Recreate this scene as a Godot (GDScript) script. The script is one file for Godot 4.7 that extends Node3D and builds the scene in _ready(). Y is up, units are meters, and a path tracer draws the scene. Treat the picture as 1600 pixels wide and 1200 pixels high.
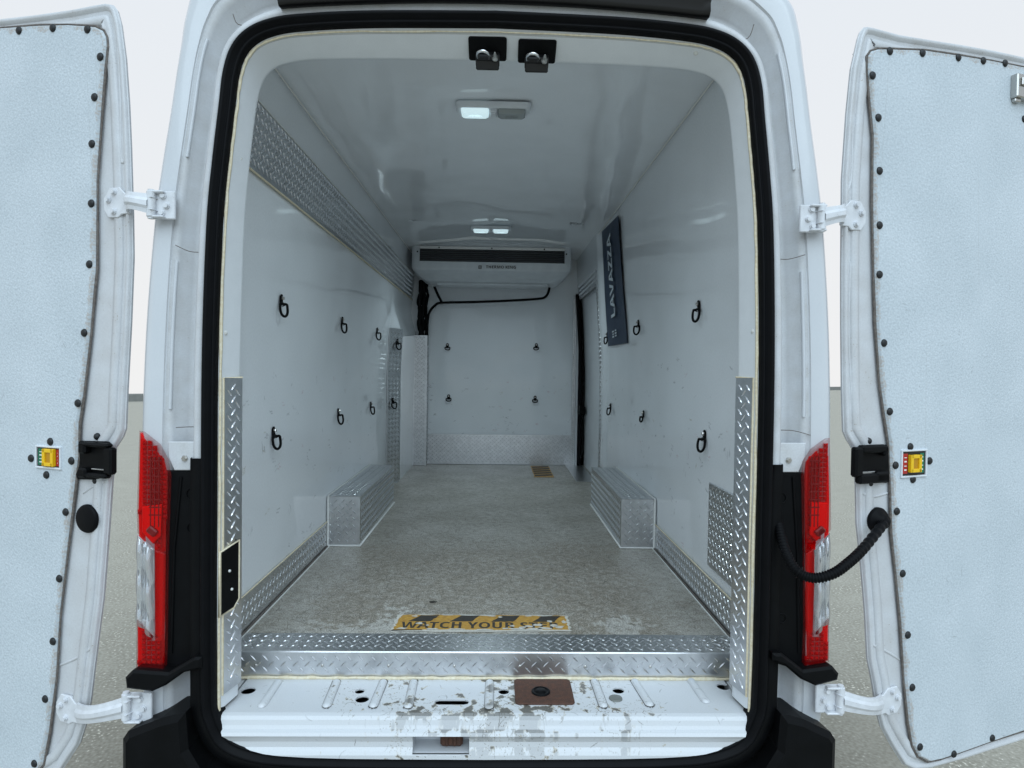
extends Node3D
# Rear of a refrigerated delivery van with both cargo doors swung open.
# y up, metres; van floor at y = FLOOR, rear opening in the plane z = 0, van runs towards -z.

const CAM := Vector3(0.018, 1.5, 1.62)
const FLOOR := 0.684
const SILL := 0.612
var bars: SurfaceTool
var cam_basis: Basis
var M := {}
var used := {}
var van: Node3D
var rng := RandomNumberGenerator.new()

# ---------------------------------------------------------------- pixels to directions
func ray(px: float, py: float) -> Vector3:
	return cam_basis * Vector3((px - 800.0) / 1000.0, -(py - 600.0) / 1000.0, -1.0)
func on_plane(px: float, py: float, p0: Vector3, n: Vector3) -> Vector3:
	var d := ray(px, py)
	return CAM + d * ((p0 - CAM).dot(n) / d.dot(n))
func on_z(px: float, py: float, z: float) -> Vector3:
	return on_plane(px, py, Vector3(0, 0, z), Vector3(0, 0, 1))
func on_x(px: float, py: float, x: float) -> Vector3:
	return on_plane(px, py, Vector3(x, 0, 0), Vector3(1, 0, 0))
func on_y(px: float, py: float, y: float) -> Vector3:
	return on_plane(px, py, Vector3(0, y, 0), Vector3(0, 1, 0))

# ---------------------------------------------------------------- nodes
func numbered(called: String) -> String:
	if not used.has(called):
		used[called] = 0
		return called
	used[called] += 1
	return "%s_%03d" % [called, used[called]]
func tag(o: Node, label: String, category: String, group := "") -> void:
	o.set_meta("label", label)
	o.set_meta("category", category)
	if group != "":
		o.set_meta("group", group)
func thing(called: String, label: String, category: String, xf := Transform3D(), group := "") -> Node3D:
	var o := Node3D.new()
	o.name = numbered(called)
	add_child(o)
	o.transform = xf
	tag(o, label, category, group)
	return o
func newst() -> SurfaceTool:
	var st := SurfaceTool.new()
	st.begin(Mesh.PRIMITIVE_TRIANGLES)
	return st
func mesh_of(st: SurfaceTool, mat: Material, into: ArrayMesh = null) -> ArrayMesh:
	st.generate_normals()
	st.set_material(mat)
	return st.commit(into) if into != null else st.commit()
func put(called: String, mesh: Mesh, parent: Node, xf := Transform3D()) -> MeshInstance3D:
	var o := MeshInstance3D.new()
	o.name = called
	o.mesh = mesh
	parent.add_child(o, true)
	o.transform = xf
	return o
func part(called: String, st: SurfaceTool, mat: Material, parent: Node, label := "") -> MeshInstance3D:
	var o := put(called, mesh_of(st, mat), parent)
	if label != "":
		o.set_meta("label", label)
	return o

# ---------------------------------------------------------------- mesh helpers
func tri(st: SurfaceTool, a: Vector3, b: Vector3, c: Vector3, sg := -1) -> void:
	for v in [a, b, c]:
		st.set_smooth_group(sg)
		st.set_uv(Vector2(v.x, v.y))
		st.add_vertex(v)
func quad(st: SurfaceTool, a: Vector3, b: Vector3, c: Vector3, d: Vector3, sg := -1) -> void:
	tri(st, a, b, c, sg)
	tri(st, a, c, d, sg)
func out_tri(st: SurfaceTool, a: Vector3, b: Vector3, c: Vector3, mid: Vector3, sg := -1) -> void:
	if (c - a).cross(b - a).dot((a + b + c) / 3.0 - mid) < 0.0:
		tri(st, a, c, b, sg)
	else:
		tri(st, a, b, c, sg)
func out_quad(st: SurfaceTool, a: Vector3, b: Vector3, c: Vector3, d: Vector3, mid: Vector3, sg := -1) -> void:
	out_tri(st, a, b, c, mid, sg)
	out_tri(st, a, c, d, mid, sg)
func cbox(st: SurfaceTool, xf: Transform3D, size: Vector3, bev := 0.002) -> void:
	var h := size * 0.5
	var b: float = min(bev, min(h.x, min(h.y, h.z)) * 0.9)
	var v := {}
	for sx in [-1, 1]:
		for sy in [-1, 1]:
			for sz in [-1, 1]:
				v[[sx, sy, sz, 0]] = xf * Vector3(sx * h.x, sy * (h.y - b), sz * (h.z - b))
				v[[sx, sy, sz, 1]] = xf * Vector3(sx * (h.x - b), sy * h.y, sz * (h.z - b))
				v[[sx, sy, sz, 2]] = xf * Vector3(sx * (h.x - b), sy * (h.y - b), sz * h.z)
	var mid := xf.origin
	for s in [-1, 1]:
		out_quad(st, v[[s, -1, -1, 0]], v[[s, 1, -1, 0]], v[[s, 1, 1, 0]], v[[s, -1, 1, 0]], mid)
		out_quad(st, v[[-1, s, -1, 1]], v[[1, s, -1, 1]], v[[1, s, 1, 1]], v[[-1, s, 1, 1]], mid)
		out_quad(st, v[[-1, -1, s, 2]], v[[1, -1, s, 2]], v[[1, 1, s, 2]], v[[-1, 1, s, 2]], mid)
		for t in [-1, 1]:
			out_quad(st, v[[s, t, -1, 0]], v[[s, t, 1, 0]], v[[s, t, 1, 1]], v[[s, t, -1, 1]], mid)
			out_quad(st, v[[s, -1, t, 0]], v[[s, 1, t, 0]], v[[s, 1, t, 2]], v[[s, -1, t, 2]], mid)
			out_quad(st, v[[-1, s, t, 1]], v[[1, s, t, 1]], v[[1, s, t, 2]], v[[-1, s, t, 2]], mid)
			for r in [-1, 1]:
				out_tri(st, v[[s, t, r, 0]], v[[s, t, r, 1]], v[[s, t, r, 2]], mid)
func abox(st: SurfaceTool, lo: Vector3, hi: Vector3, bev := 0.002) -> void:
	cbox(st, Transform3D(Basis(), (lo + hi) * 0.5), (hi - lo).abs(), bev)
func ccw(poly: PackedVector2Array) -> PackedVector2Array:
	var p := poly.duplicate()
	if Geometry2D.is_polygon_clockwise(p):
		p.reverse()
	return p
func inset(poly: PackedVector2Array, d: float) -> PackedVector2Array:
	# poly counter-clockwise (y up); positive d moves inwards
	var n := poly.size()
	var r := PackedVector2Array()
	for i in n:
		var e0 := (poly[i] - poly[(i + n - 1) % n]).normalized()
		var e1 := (poly[(i + 1) % n] - poly[i]).normalized()
		var n0 := Vector2(-e0.y, e0.x)
		var n1 := Vector2(-e1.y, e1.x)
		var m := n0 + n1
		var k: float = max(0.35, 1.0 + n0.dot(n1))
		r.append(poly[i] + m * (d / k))
	return r
func prism(st: SurfaceTool, poly0: PackedVector2Array, xf: Transform3D, depth: float, bev := 0.0) -> void:
	# front cap at local z = 0 facing +z, back at -depth
	var poly := ccw(poly0)
	var cap := inset(poly, bev) if bev > 0.0 else poly
	var idx := Geometry2D.triangulate_polygon(cap)
	for k in range(0, idx.size(), 3):
		var a := cap[idx[k]]
		var b := cap[idx[k + 1]]
		var c := cap[idx[k + 2]]
		if (b - a).cross(c - a) > 0.0:
			var t := b
			b = c
			c = t
		tri(st, xf * Vector3(a.x, a.y, 0), xf * Vector3(b.x, b.y, 0), xf * Vector3(c.x, c.y, 0))
		tri(st, xf * Vector3(a.x, a.y, -depth), xf * Vector3(c.x, c.y, -depth), xf * Vector3(b.x, b.y, -depth))
	var n := poly.size()
	for i in n:
		var j := (i + 1) % n
		var z0 := -bev
		if bev > 0.0:
			quad(st, xf * Vector3(cap[j].x, cap[j].y, 0), xf * Vector3(cap[i].x, cap[i].y, 0), xf * Vector3(poly[i].x, poly[i].y, z0), xf * Vector3(poly[j].x, poly[j].y, z0))
		var bi := cap[i] if bev > 0.0 else poly[i]
		var bj := cap[j] if bev > 0.0 else poly[j]
		quad(st, xf * Vector3(poly[j].x, poly[j].y, z0), xf * Vector3(poly[i].x, poly[i].y, z0), xf * Vector3(bi.x, bi.y, -depth), xf * Vector3(bj.x, bj.y, -depth))
func loft(st: SurfaceTool, rows: Array, closed := false, sg := 1) -> void:
	for r in rows.size() - 1:
		var a: PackedVector3Array = rows[r]
		var b: PackedVector3Array = rows[r + 1]
		var n := a.size()
		for i in (n if closed else n - 1):
			var j := (i + 1) % n
			quad(st, a[i], a[j], b[j], b[i], sg)
func fan(st: SurfaceTool, row: PackedVector3Array) -> void:
	var mid := Vector3()
	for p in row:
		mid += p / row.size()
	for i in row.size():
		tri(st, mid, row[i], row[(i + 1) % row.size()])
func tube(st: SurfaceTool, pts: PackedVector3Array, r, n := 8, closed := false) -> void:
	var rows := []
	var m := pts.size()
	var up := Vector3(0, 1, 0)
	var t0 := (pts[1] - pts[0]).normalized()
	if abs(t0.dot(up)) > 0.9:
		up = Vector3(1, 0, 0)
	var side := t0.cross(up).normalized()
	for i in m:
		var prv := pts[(i + m - 1) % m] if (i > 0 or closed) else pts[i]
		var nxt := pts[(i + 1) % m] if (i < m - 1 or closed) else pts[i]
		var t := (nxt - prv).normalized()
		side = (side - t * side.dot(t)).normalized()
		var bi := t.cross(side)
		var rad: float = r[i] if r is Array or r is PackedFloat32Array else r
		var row := PackedVector3Array()
		for k in n:
			var a := TAU * k / n
			row.append(pts[i] + (side * cos(a) + bi * sin(a)) * rad)
		rows.append(row)
	if closed:
		rows.append(rows[0])
	loft(st, rows, true, 1)
	if not closed:
		fan(st, rows[0])
		fan(st, rows[rows.size() - 1])
func lathe(st: SurfaceTool, prof: Array, xf: Transform3D, n := 16, smooth := true) -> void:
	# prof: [radius, height along local z]
	var rows := []
	for p in prof:
		var row := PackedVector3Array()
		for k in n:
			var a := TAU * k / n
			row.append(xf * Vector3(cos(a) * p[0], sin(a) * p[0], p[1]))
		rows.append(row)
	loft(st, rows, true, 1 if smooth else -1)
	fan(st, rows[rows.size() - 1])
func grid(st: SurfaceTool, us: PackedFloat32Array, vs: PackedFloat32Array, f: Callable, u0: float, u1: float, v0: float, v1: float, sg := 1) -> void:
	for i in us.size() - 1:
		for j in vs.size() - 1:
			for k in [[i, j], [i + 1, j], [i + 1, j + 1], [i, j], [i + 1, j + 1], [i, j + 1]]:
				var u := us[k[0]]
				var v := vs[k[1]]
				st.set_smooth_group(sg)
				st.set_uv(Vector2((u - u0) / (u1 - u0), (v - v0) / (v1 - v0)))
				st.add_vertex(f.call(u, v))
func steps(a: float, b: float, n: int) -> PackedFloat32Array:
	var r := PackedFloat32Array()
	for i in n + 1:
		r.append(lerpf(a, b, float(i) / n))
	return r
func catmull(pts: Array, per: int) -> PackedVector2Array:
	var r := PackedVector2Array()
	for i in pts.size() - 1:
		var p0: Vector2 = pts[max(i - 1, 0)]
		var p1: Vector2 = pts[i]
		var p2: Vector2 = pts[i + 1]
		var p3: Vector2 = pts[min(i + 2, pts.size() - 1)]
		for k in per:
			r.append(p1.cubic_interpolate(p2, p0, p3, float(k) / per))
	r.append(pts[pts.size() - 1])
	return r
func catmull3(pts: Array, per: int) -> PackedVector3Array:
	var r := PackedVector3Array()
	for i in pts.size() - 1:
		var p0: Vector3 = pts[max(i - 1, 0)]
		var p1: Vector3 = pts[i]
		var p2: Vector3 = pts[i + 1]
		var p3: Vector3 = pts[min(i + 2, pts.size() - 1)]
		for k in per:
			r.append(p1.cubic_interpolate(p2, p0, p3, float(k) / per))
	r.append(pts[pts.size() - 1])
	return r
func mirrored(half: PackedVector2Array, closed: bool) -> PackedVector2Array:
	# half runs from low right up to the top centre; result goes right side, then left side back down
	var r := half.duplicate()
	for i in range(half.size() - 2, (0 if closed else -1), -1):
		r.append(Vector2(-half[i].x, half[i].y))
	return r
func at_z(o: PackedVector2Array, z: float) -> PackedVector3Array:
	var r := PackedVector3Array()
	for p in o:
		r.append(Vector3(p.x, p.y, z))
	return r
func outward(o: PackedVector2Array, d: float, closed := true) -> PackedVector2Array:
	var r := PackedVector2Array()
	var n := o.size()
	for i in n:
		var a := o[(i + n - 1) % n] if (closed or i > 0) else o[i]
		var b := o[(i + 1) % n] if (closed or i < n - 1) else o[i]
		var t := (b - a).normalized()
		r.append(o[i] + Vector2(t.y, -t.x) * d)
	return r

# raised lens-shaped bars of tread plate on the parallelogram o + a*U + b*V (a in 0..w, b in 0..h), normal N
func plate_part(called: String, st: SurfaceTool, mat: Material, parent: Node, label := "") -> MeshInstance3D:
	var am := mesh_of(st, mat)
	am = mesh_of(bars, M.bar, am)
	bars = null
	var o := put(called, am, parent)
	if label != "":
		o.set_meta("label", label)
	return o
func tread(o: Vector3, U: Vector3, V: Vector3, N: Vector3, w: float, h: float, gap := 0.034, rise := 0.0025) -> void:
	var L := 0.0138
	if bars == null:
		bars = newst()
	var rows := int(h / (gap * 0.48)) + 1
	var cols := int(w / gap) + 2
	for j in rows:
		for i in cols:
			var a := (i + 0.5 * (j % 2)) * gap + 0.004
			var b := (j + 0.5) * gap * 0.48
			if a < L * 0.8 or b < L * 0.75 or a > w - L * 0.8 or b > h - L * 0.75:
				continue
			var c := o + U * a + V * b
			var s := 1.0 if j % 2 == 0 else -1.0
			var d := (U + V * s).normalized()
			var e := (U * -s + V).normalized()
			var hw := 0.0023
			var top := N * rise
			var p0 := c - d * L
			var p1 := c + d * L
			var q0 := c - d * L * 0.35 + e * hw
			var q1 := c + d * L * 0.35 + e * hw
			var r0 := c - d * L * 0.35 - e * hw
			var r1 := c + d * L * 0.35 - e * hw
			var t0 := c - d * L * 0.55 + top
			var t1 := c + d * L * 0.55 + top
			for f in [[p0, q0, t0], [q0, q1, t1], [q0, t1, t0], [q1, p1, t1], [p0, t0, r0], [r0, t0, t1], [r0, t1, r1], [r1, t1, p1]]:
				out_tri(bars, f[0], f[1], f[2], c - N * 0.01)
# a thin plate with tread bars on it
func tread_plate(st: SurfaceTool, o: Vector3, U: Vector3, V: Vector3, w: float, h: float, thick := 0.003, gap := 0.034, rise := 0.0025) -> void:
	var N := U.cross(V).normalized()
	var xf := Transform3D(Basis(U, V, N), o + U * w * 0.5 + V * h * 0.5 - N * thick * 0.5)
	cbox(st, xf, Vector3(w, h, thick), 0.0012)
	tread(o, U, V, N, w, h, gap, rise)

# ---------------------------------------------------------------- textures and materials
func nz(w: int, h: int, freq: float, sd: int, oct := 3) -> PackedByteArray:
	var n := FastNoiseLite.new()
	n.noise_type = FastNoiseLite.TYPE_SIMPLEX_SMOOTH
	n.seed = sd
	n.frequency = freq
	n.fractal_octaves = oct
	var im := n.get_seamless_image(w, h, false, false, 0.15, true)
	im.convert(Image.FORMAT_L8)
	return im.get_data()
func c8(r: float, g: float, b: float) -> Color:
	return Color(r / 255.0, g / 255.0, b / 255.0)
func tex_of(im: Image) -> ImageTexture:
	im.generate_mipmaps()
	return ImageTexture.create_from_image(im)
# two-tone mottle with fine grain and specks
func mottle(size: int, sd: int, f1: float, f2: float, ca: Color, cb: Color, grain: float, cs := Color.BLACK, thr := 1.1) -> Image:
	var a := nz(size, size, f1, sd)
	var b := nz(size, size, f2, sd + 7)
	var out := PackedByteArray()
	out.resize(size * size * 3)
	for i in size * size:
		var k := a[i] / 255.0
		var g := (b[i] / 255.0 - 0.5) * grain
		var c := ca.lerp(cb, k)
		if b[i] / 255.0 + (k - 0.5) * 0.3 > thr:
			c = cs
		out[i * 3] = clampi(int((c.r + g) * 255.0), 0, 255)
		out[i * 3 + 1] = clampi(int((c.g + g) * 255.0), 0, 255)
		out[i * 3 + 2] = clampi(int((c.b + g) * 255.0), 0, 255)
	return Image.create_from_data(size, size, false, Image.FORMAT_RGB8, out)
func std(color: Color, rough: float, metal := 0.0) -> StandardMaterial3D:
	var m := StandardMaterial3D.new()
	m.albedo_color = color
	m.roughness = rough
	m.metallic = metal
	m.cull_mode = BaseMaterial3D.CULL_DISABLED
	return m
func textured(im: Image, rough: float, scale: float, metal := 0.0) -> StandardMaterial3D:
	var m := std(Color.WHITE, rough, metal)
	m.albedo_texture = tex_of(im)
	m.uv1_triplanar = true
	m.uv1_world_triplanar = true
	m.uv1_scale = Vector3.ONE * scale
	return m
func bump(m: StandardMaterial3D, size: int, freq: float, sd: int, strength: float, oct := 2, tall := 0) -> void:
	var hh := tall if tall > 0 else size
	var im := Image.create_from_data(size, hh, false, Image.FORMAT_L8, nz(size, hh, freq, sd, oct))
	im.convert(Image.FORMAT_RGBA8)
	im.bump_map_to_normal_map(strength)
	m.normal_enabled = true
	m.normal_texture = tex_of(im)
func streak(im: Image, p: Vector2, ang: float, len: float, bend: float, col: Color, alpha: float) -> void:
	var q := p
	var a := ang
	var n := int(len)
	for i in n:
		var x := int(q.x)
		var y := int(q.y)
		if x >= 0 and y >= 0 and x < im.get_width() and y < im.get_height():
			var f: float = alpha * (0.4 + 0.6 * sin(PI * (i + 0.5) / n))
			im.set_pixel(x, y, im.get_pixel(x, y).lerp(col, f))
		q += Vector2(cos(a), sin(a))
		a += bend
func floor_image() -> Image:
	var w := 768
	var h := 1792
	var a := nz(w, h, 0.006, 11, 4)
	var b := nz(w, h, 0.05, 12, 3)
	var g := nz(w, h, 0.4, 13, 2)
	var ca := c8(172, 169, 162)
	var cb := c8(132, 126, 115)
	var soil := c8(118, 109, 95)
	var out := PackedByteArray()
	out.resize(w * h * 3)
	rng.seed = 30
	for i in w * h:
		var k: float = clampf((a[i] / 255.0) * 0.75 + (b[i] / 255.0 - 0.5) * 0.9, 0.0, 1.0)
		var c := ca.lerp(cb, k)
		# soiled patch between the wheel boxes and the threshold, with a ragged edge
		var uu := float(i % w) / w - .5
		var vv := float(i / w) / h
		var edge := (b[i] / 255.0 - .5) * .10 + (a[i] / 255.0 - .5) * .12
		if vv + edge > .045 and vv + edge < .30 and abs(uu) + edge < .36:
			c = c.lerp(soil, .45 + .5 * (b[i] / 255.0 - .5))
		var d := (g[i] / 255.0 - 0.5) * 0.42 + rng.randf_range(-.11, .11)
		out[i * 3] = clampi(int((c.r + d) * 255.0), 0, 255)
		out[i * 3 + 1] = clampi(int((c.g + d) * 255.0), 0, 255)
		out[i * 3 + 2] = clampi(int((c.b + d) * 255.0), 0, 255)
	var im := Image.create_from_data(w, h, false, Image.FORMAT_RGB8, out)
	rng.seed = 31
	for k in 16000:
		var light := rng.randf() < 0.55
		var col := c8(190, 188, 182) if light else c8(70, 67, 61)
		streak(im, Vector2(rng.randf() * w, rng.randf() * h), rng.randf() * TAU, rng.randf_range(3, 30), rng.randf_range(-0.02, 0.02), col, rng.randf_range(0.2, 0.75))
	for k in 70:
		streak(im, Vector2(rng.randf() * w, rng.randf() * h), rng.randf() * TAU, rng.randf_range(30, 90), rng.randf_range(-0.006, 0.006), c8(96, 94, 90), rng.randf_range(0.15, 0.4))
	for k in 60:
		var p := Vector2(rng.randf() * w, rng.randf() * h)
		for q in 10:
			streak(im, p + Vector2(rng.randf_range(-9, 9), rng.randf_range(-9, 9)), rng.randf() * TAU, rng.randf_range(4, 18), 0.0, c8(150, 112, 104), rng.randf_range(0.08, 0.25))
	return im
# side wall: v = 0 at the floor, u = 0 at the rear
func wall_image(w: int, h: int, sd: int, base: Color, other: Color, marks: int, low: float) -> Image:
	var a := nz(w, h, 0.008, sd, 3)
	var g := nz(w, h, 0.35, sd + 1, 2)
	var out := PackedByteArray()
	out.resize(w * h * 3)
	for i in w * h:
		var c := base.lerp(other, a[i] / 255.0)
		var d := (g[i] / 255.0 - 0.5) * 0.035
		out[i * 3] = clampi(int((c.r + d) * 255.0), 0, 255)
		out[i * 3 + 1] = clampi(int((c.g + d) * 255.0), 0, 255)
		out[i * 3 + 2] = clampi(int((c.b + d) * 255.0), 0, 255)
	var im := Image.create_from_data(w, h, false, Image.FORMAT_RGB8, out)
	rng.seed = sd * 17 + 3
	for k in marks:
		var v: float = pow(rng.randf(), 1.6) * low * h
		var r := rng.randf()
		var col := c8(96, 98, 104) if r < 0.7 else (c8(176, 130, 138) if r < 0.88 else c8(150, 140, 118))
		var ang := rng.randf_range(-0.35, 0.35) if rng.randf() < 0.7 else rng.randf() * TAU
		var p := Vector2(rng.randf() * w, v)
		var n := rng.randi_range(1, 4)
		for q in n:
			streak(im, p + Vector2(rng.randf_range(-4, 4), rng.randf_range(-3, 3)), ang, rng.randf_range(2, 10), rng.randf_range(-0.05, 0.05), col, rng.randf_range(0.08, 0.4))
	return im
# white fibreglass door liner with grime trapped along its sealed edge; edge_at(v) gives the hinge edge as a fraction of the width
func liner_image(sd: int, edge: PackedFloat32Array, top: PackedFloat32Array) -> Image:
	var w := 448
	var h := 1152
	var a := nz(w, h, 0.007, sd, 3)
	var g := nz(w, h, 0.22, sd + 1, 2)
	var d := nz(w, h, 0.03, sd + 2, 4)
	var ca := c8(198, 206, 212)
	var cb := c8(187, 196, 202)
	var dirt := c8(150, 132, 118)
	var out := PackedByteArray()
	out.resize(w * h * 3)
	for y in h:
		var e := edge[y] * w
		for x in w:
			var i := y * w + x
			var c := ca.lerp(cb, a[i] / 255.0)
			var near: float = min(x - e, (y - top[x] * h) * 0.8)
			var nn := d[i] / 255.0
			var nf := g[i] / 255.0
			if near < nn * 9.0 and nf + nn * .5 > 0.66:
				c = c.lerp(dirt, clampf((nf + nn * .5 - 0.66) * 1.8, 0.0, 0.45))
			var gr := (g[i] / 255.0 - 0.5) * 0.10
			out[i * 3] = clampi(int((c.r + gr) * 255.0), 0, 255)
			out[i * 3 + 1] = clampi(int((c.g + gr) * 255.0), 0, 255)
			out[i * 3 + 2] = clampi(int((c.b + gr) * 255.0), 0, 255)
	var im := Image.create_from_data(w, h, false, Image.FORMAT_RGB8, out)
	rng.seed = sd
	for k in 90:
		streak(im, Vector2(rng.randf() * w, rng.randf_range(0.3, 1.0) * h), rng.randf() * TAU, rng.randf_range(2, 14), rng.randf_range(-0.1, 0.1), c8(120, 122, 124), rng.randf_range(0.1, 0.45))
	for k in 8:
		streak(im, Vector2(rng.randf() * w, rng.randf() * h * 0.5), 1.57 + rng.randf_range(-0.15, 0.15), rng.randf_range(120, 420), 0.0, c8(165, 168, 168), 0.3)
	return im
# white paint chipped to bare grey-brown metal, most in the middle of the sill; spans 1.45 m in x
func sill_image() -> Image:
	var n := 1024
	var a := nz(n, n, 0.032, 71, 5)
	var e := nz(n, n, 0.035, 74, 3)
	var b := nz(n, n, 0.006, 72, 3)
	var g := nz(n, n, 0.4, 73, 2)
	var out := PackedByteArray()
	out.resize(n * n * 3)
	for y in n:
		for x in n:
			var i := y * n + x
			var xx: float = float((x + n / 2) % n) / n - 0.5
			var wear: float = clampf(1.0 - abs(xx) * 2.7, 0.0, 1.0)
			var k := a[i] / 255.0 + (b[i] / 255.0 - 0.5) * 0.45
			var c := c8(205, 208, 212).lerp(c8(206, 208, 210), b[i] / 255.0)
			var fv := float(y) / n
			var front := fv > .3 and fv < .7
			if front:
				wear *= .25
			elif fv > .975 or fv < .025:
				wear = min(1.0, wear * 1.25)
			var thr := 1.0 - wear * 0.40
			var crack: float = abs(e[i] / 255.0 - .5)
			if wear > .12 and crack < .022 * wear * clampf((b[i] / 255.0 - .35) * 3.0, 0.0, 1.0):
				c = c8(110, 104, 94)
			elif k > thr:
				c = c8(78, 76, 72).lerp(c8(118, 114, 106), g[i] / 255.0)
			elif k > thr - 0.06:
				c = c8(186, 180, 168)
			var d := (g[i] / 255.0 - 0.5) * 0.06
			out[i * 3] = clampi(int((c.r + d) * 255.0), 0, 255)
			out[i * 3 + 1] = clampi(int((c.g + d) * 255.0), 0, 255)
			out[i * 3 + 2] = clampi(int((c.b + d) * 255.0), 0, 255)
	var im := Image.create_from_data(n, n, false, Image.FORMAT_RGB8, out)
	rng.seed = 77
	for k in 500:
		streak(im, Vector2(rng.randfn(n, n * 0.22), rng.randf() * n).posmod(n), rng.randf() * TAU, rng.randf_range(3, 22), rng.randf_range(-0.1, 0.1), c8(92, 90, 86), rng.randf_range(0.3, 0.8))
	return im
func make_materials() -> void:
	M.paint = textured(mottle(512, 1, 0.012, 0.3, c8(205, 208, 212), c8(200, 203, 207), 0.015), 0.28, 0.9)
	M.paint.clearcoat_enabled = true
	M.paint.clearcoat = 0.5
	M.paint.clearcoat_roughness = 0.08
	M.jamb_paint = textured(mottle(512, 2, 0.02, 0.25, c8(205, 208, 212), c8(190, 190, 190), 0.06, c8(150, 140, 128), 0.90), 0.34, 1.3)
	M.door_paint = textured(mottle(512, 3, 0.018, 0.25, c8(205, 208, 212), c8(190, 190, 191), 0.06, c8(140, 130, 120), 0.91), 0.34, 1.1)
	M.panel = textured(mottle(512, 4, 0.01, 0.3, c8(236, 240, 244), c8(230, 234, 238), 0.02), 0.3, 1.0)
	M.ceiling = textured(mottle(512, 5, 0.01, 0.3, c8(236, 240, 244), c8(230, 234, 238), 0.02), 0.05, 0.8)
	M.header = textured(mottle(512, 6, 0.02, 0.3, c8(236, 240, 244), c8(230, 234, 238), 0.03), 0.40, 1.5)
	M.tread = textured(mottle(512, 8, 0.02, 0.3, c8(222, 223, 225), c8(200, 201, 203), 0.06), 0.30, 2.0, 1.0)
	M.bar = std(c8(222, 223, 225), 0.24, 1.0)
	M.alu = std(c8(205, 206, 206), 0.32, 1.0)
	M.steel = std(c8(190, 188, 184), 0.28, 1.0)
	M.rubber = textured(mottle(256, 10, 0.03, 0.3, c8(15, 16, 19), c8(10, 11, 13), 0.012), 0.52, 2.0)
	M.plastic = textured(mottle(256, 14, 0.03, 0.35, c8(15, 16, 18), c8(10, 11, 12), 0.012), 0.50, 2.0)
	for k in ['rubber', 'plastic', 'cap']:
		if M.has(k):
			M[k].metallic_specular = .22
	M.louvre = std(c8(74, 76, 80), .4)
	M.black = std(c8(13, 13, 15), 0.4)
	M.cap = std(c8(20, 22, 24), 0.55)
	M.cream = textured(mottle(256, 15, 0.05, 0.3, c8(232, 226, 206), c8(206, 190, 156), 0.08), 0.6, 6.0)
	M.caulk = textured(mottle(256, 16, 0.05, 0.3, c8(228, 230, 230), c8(208, 208, 202), 0.06), 0.5, 5.0)
	M.grime = textured(mottle(256, 17, 0.06, 0.3, c8(70, 64, 60), c8(130, 122, 116), 0.1), 0.7, 5.0)
	M.white_plastic = textured(mottle(256, 18, 0.02, 0.3, c8(222, 226, 230), c8(210, 214, 219), 0.02), 0.35, 2.0)
	M.hinge = textured(mottle(256, 19, 0.03, 0.3, c8(222, 224, 228), c8(202, 204, 208), 0.05, c8(130, 118, 104), 0.95), 0.38, 4.0)
	M.rust = textured(mottle(256, 20, 0.05, 0.25, c8(92, 58, 42), c8(66, 46, 38), 0.14), 0.75, 4.0)
	M.sill = textured(sill_image(), 0.4, 1.0 / 1.45)
	M.old_glue = textured(mottle(256, 33, 0.06, 0.3, c8(206, 203, 195), c8(172, 168, 158), 0.12), 0.7, 5.0)
	M.worn = textured(mottle(256, 29, 0.06, 0.3, c8(88, 85, 80), c8(62, 60, 57), 0.1), 0.6, 6.0)
	M.asphalt = textured(mottle(1024, 21, 0.01, 0.14, c8(168, 164, 152), c8(154, 150, 138), 0.18, c8(222, 218, 204), 0.82), 0.9, 0.36)
	M.kerb = textured(mottle(256, 23, 0.03, 0.3, c8(128, 128, 124), c8(112, 112, 108), 0.04), 0.85, 0.5)
	M.yellow_print = textured(mottle(256, 24, 0.04, 0.3, c8(192, 150, 62), c8(158, 116, 50), 0.12, c8(112, 88, 56), 0.84), 0.55, 6.0)
	M.black_print = textured(mottle(256, 25, 0.06, 0.3, c8(40, 38, 36), c8(60, 54, 46), 0.06), 0.6, 6.0)
	M.white_print = std(c8(232, 231, 226), 0.6)
	M.navy = textured(mottle(256, 26, 0.02, 0.3, c8(20, 48, 76), c8(16, 40, 66), 0.02), 0.5, 2.0)
	M.letter = std(c8(205, 214, 220), 0.5)
	M.red = std(Color(0.55, 0.0, 0.01, 0.26), 0.03)
	M.red.transparency = BaseMaterial3D.TRANSPARENCY_ALPHA
	M.red.metallic_specular = .3
	M.red_inner = std(c8(248, 14, 12), 0.3, 0.1)
	M.deep_red = std(c8(196, 3, 8), 0.25)
	for m in [M.deep_red, M.red_inner]:
		m.metallic_specular = .08
	M.bowl = std(c8(212, 214, 218), 0.12, 1.0)
	M.slit = std(c8(60, 60, 64), 0.3)
	M.dark_red = std(c8(110, 8, 12), 0.2)
	M.clear = std(Color(0.95, 0.97, 0.98, 0.10), 0.03)
	M.clear.transparency = BaseMaterial3D.TRANSPARENCY_ALPHA
	M.chrome = std(c8(228, 230, 232), 0.16, 1.0)
	M.green = std(c8(18, 108, 78), 0.45)
	M.yellow = std(c8(236, 190, 20), 0.35)
	M.amber = std(c8(186, 134, 10), 0.4)
	M.sign_red = std(c8(168, 40, 36), 0.45)
	M.lamp_off = std(c8(150, 156, 156), 0.2)
	M.lamp_on = std(c8(215, 228, 232), 0.15)
	M.lamp_on.emission_enabled = true
	M.lamp_on.emission = Color(0.86, 0.97, 1.0)
	M.lamp_on.emission_energy_multiplier = .6

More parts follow.
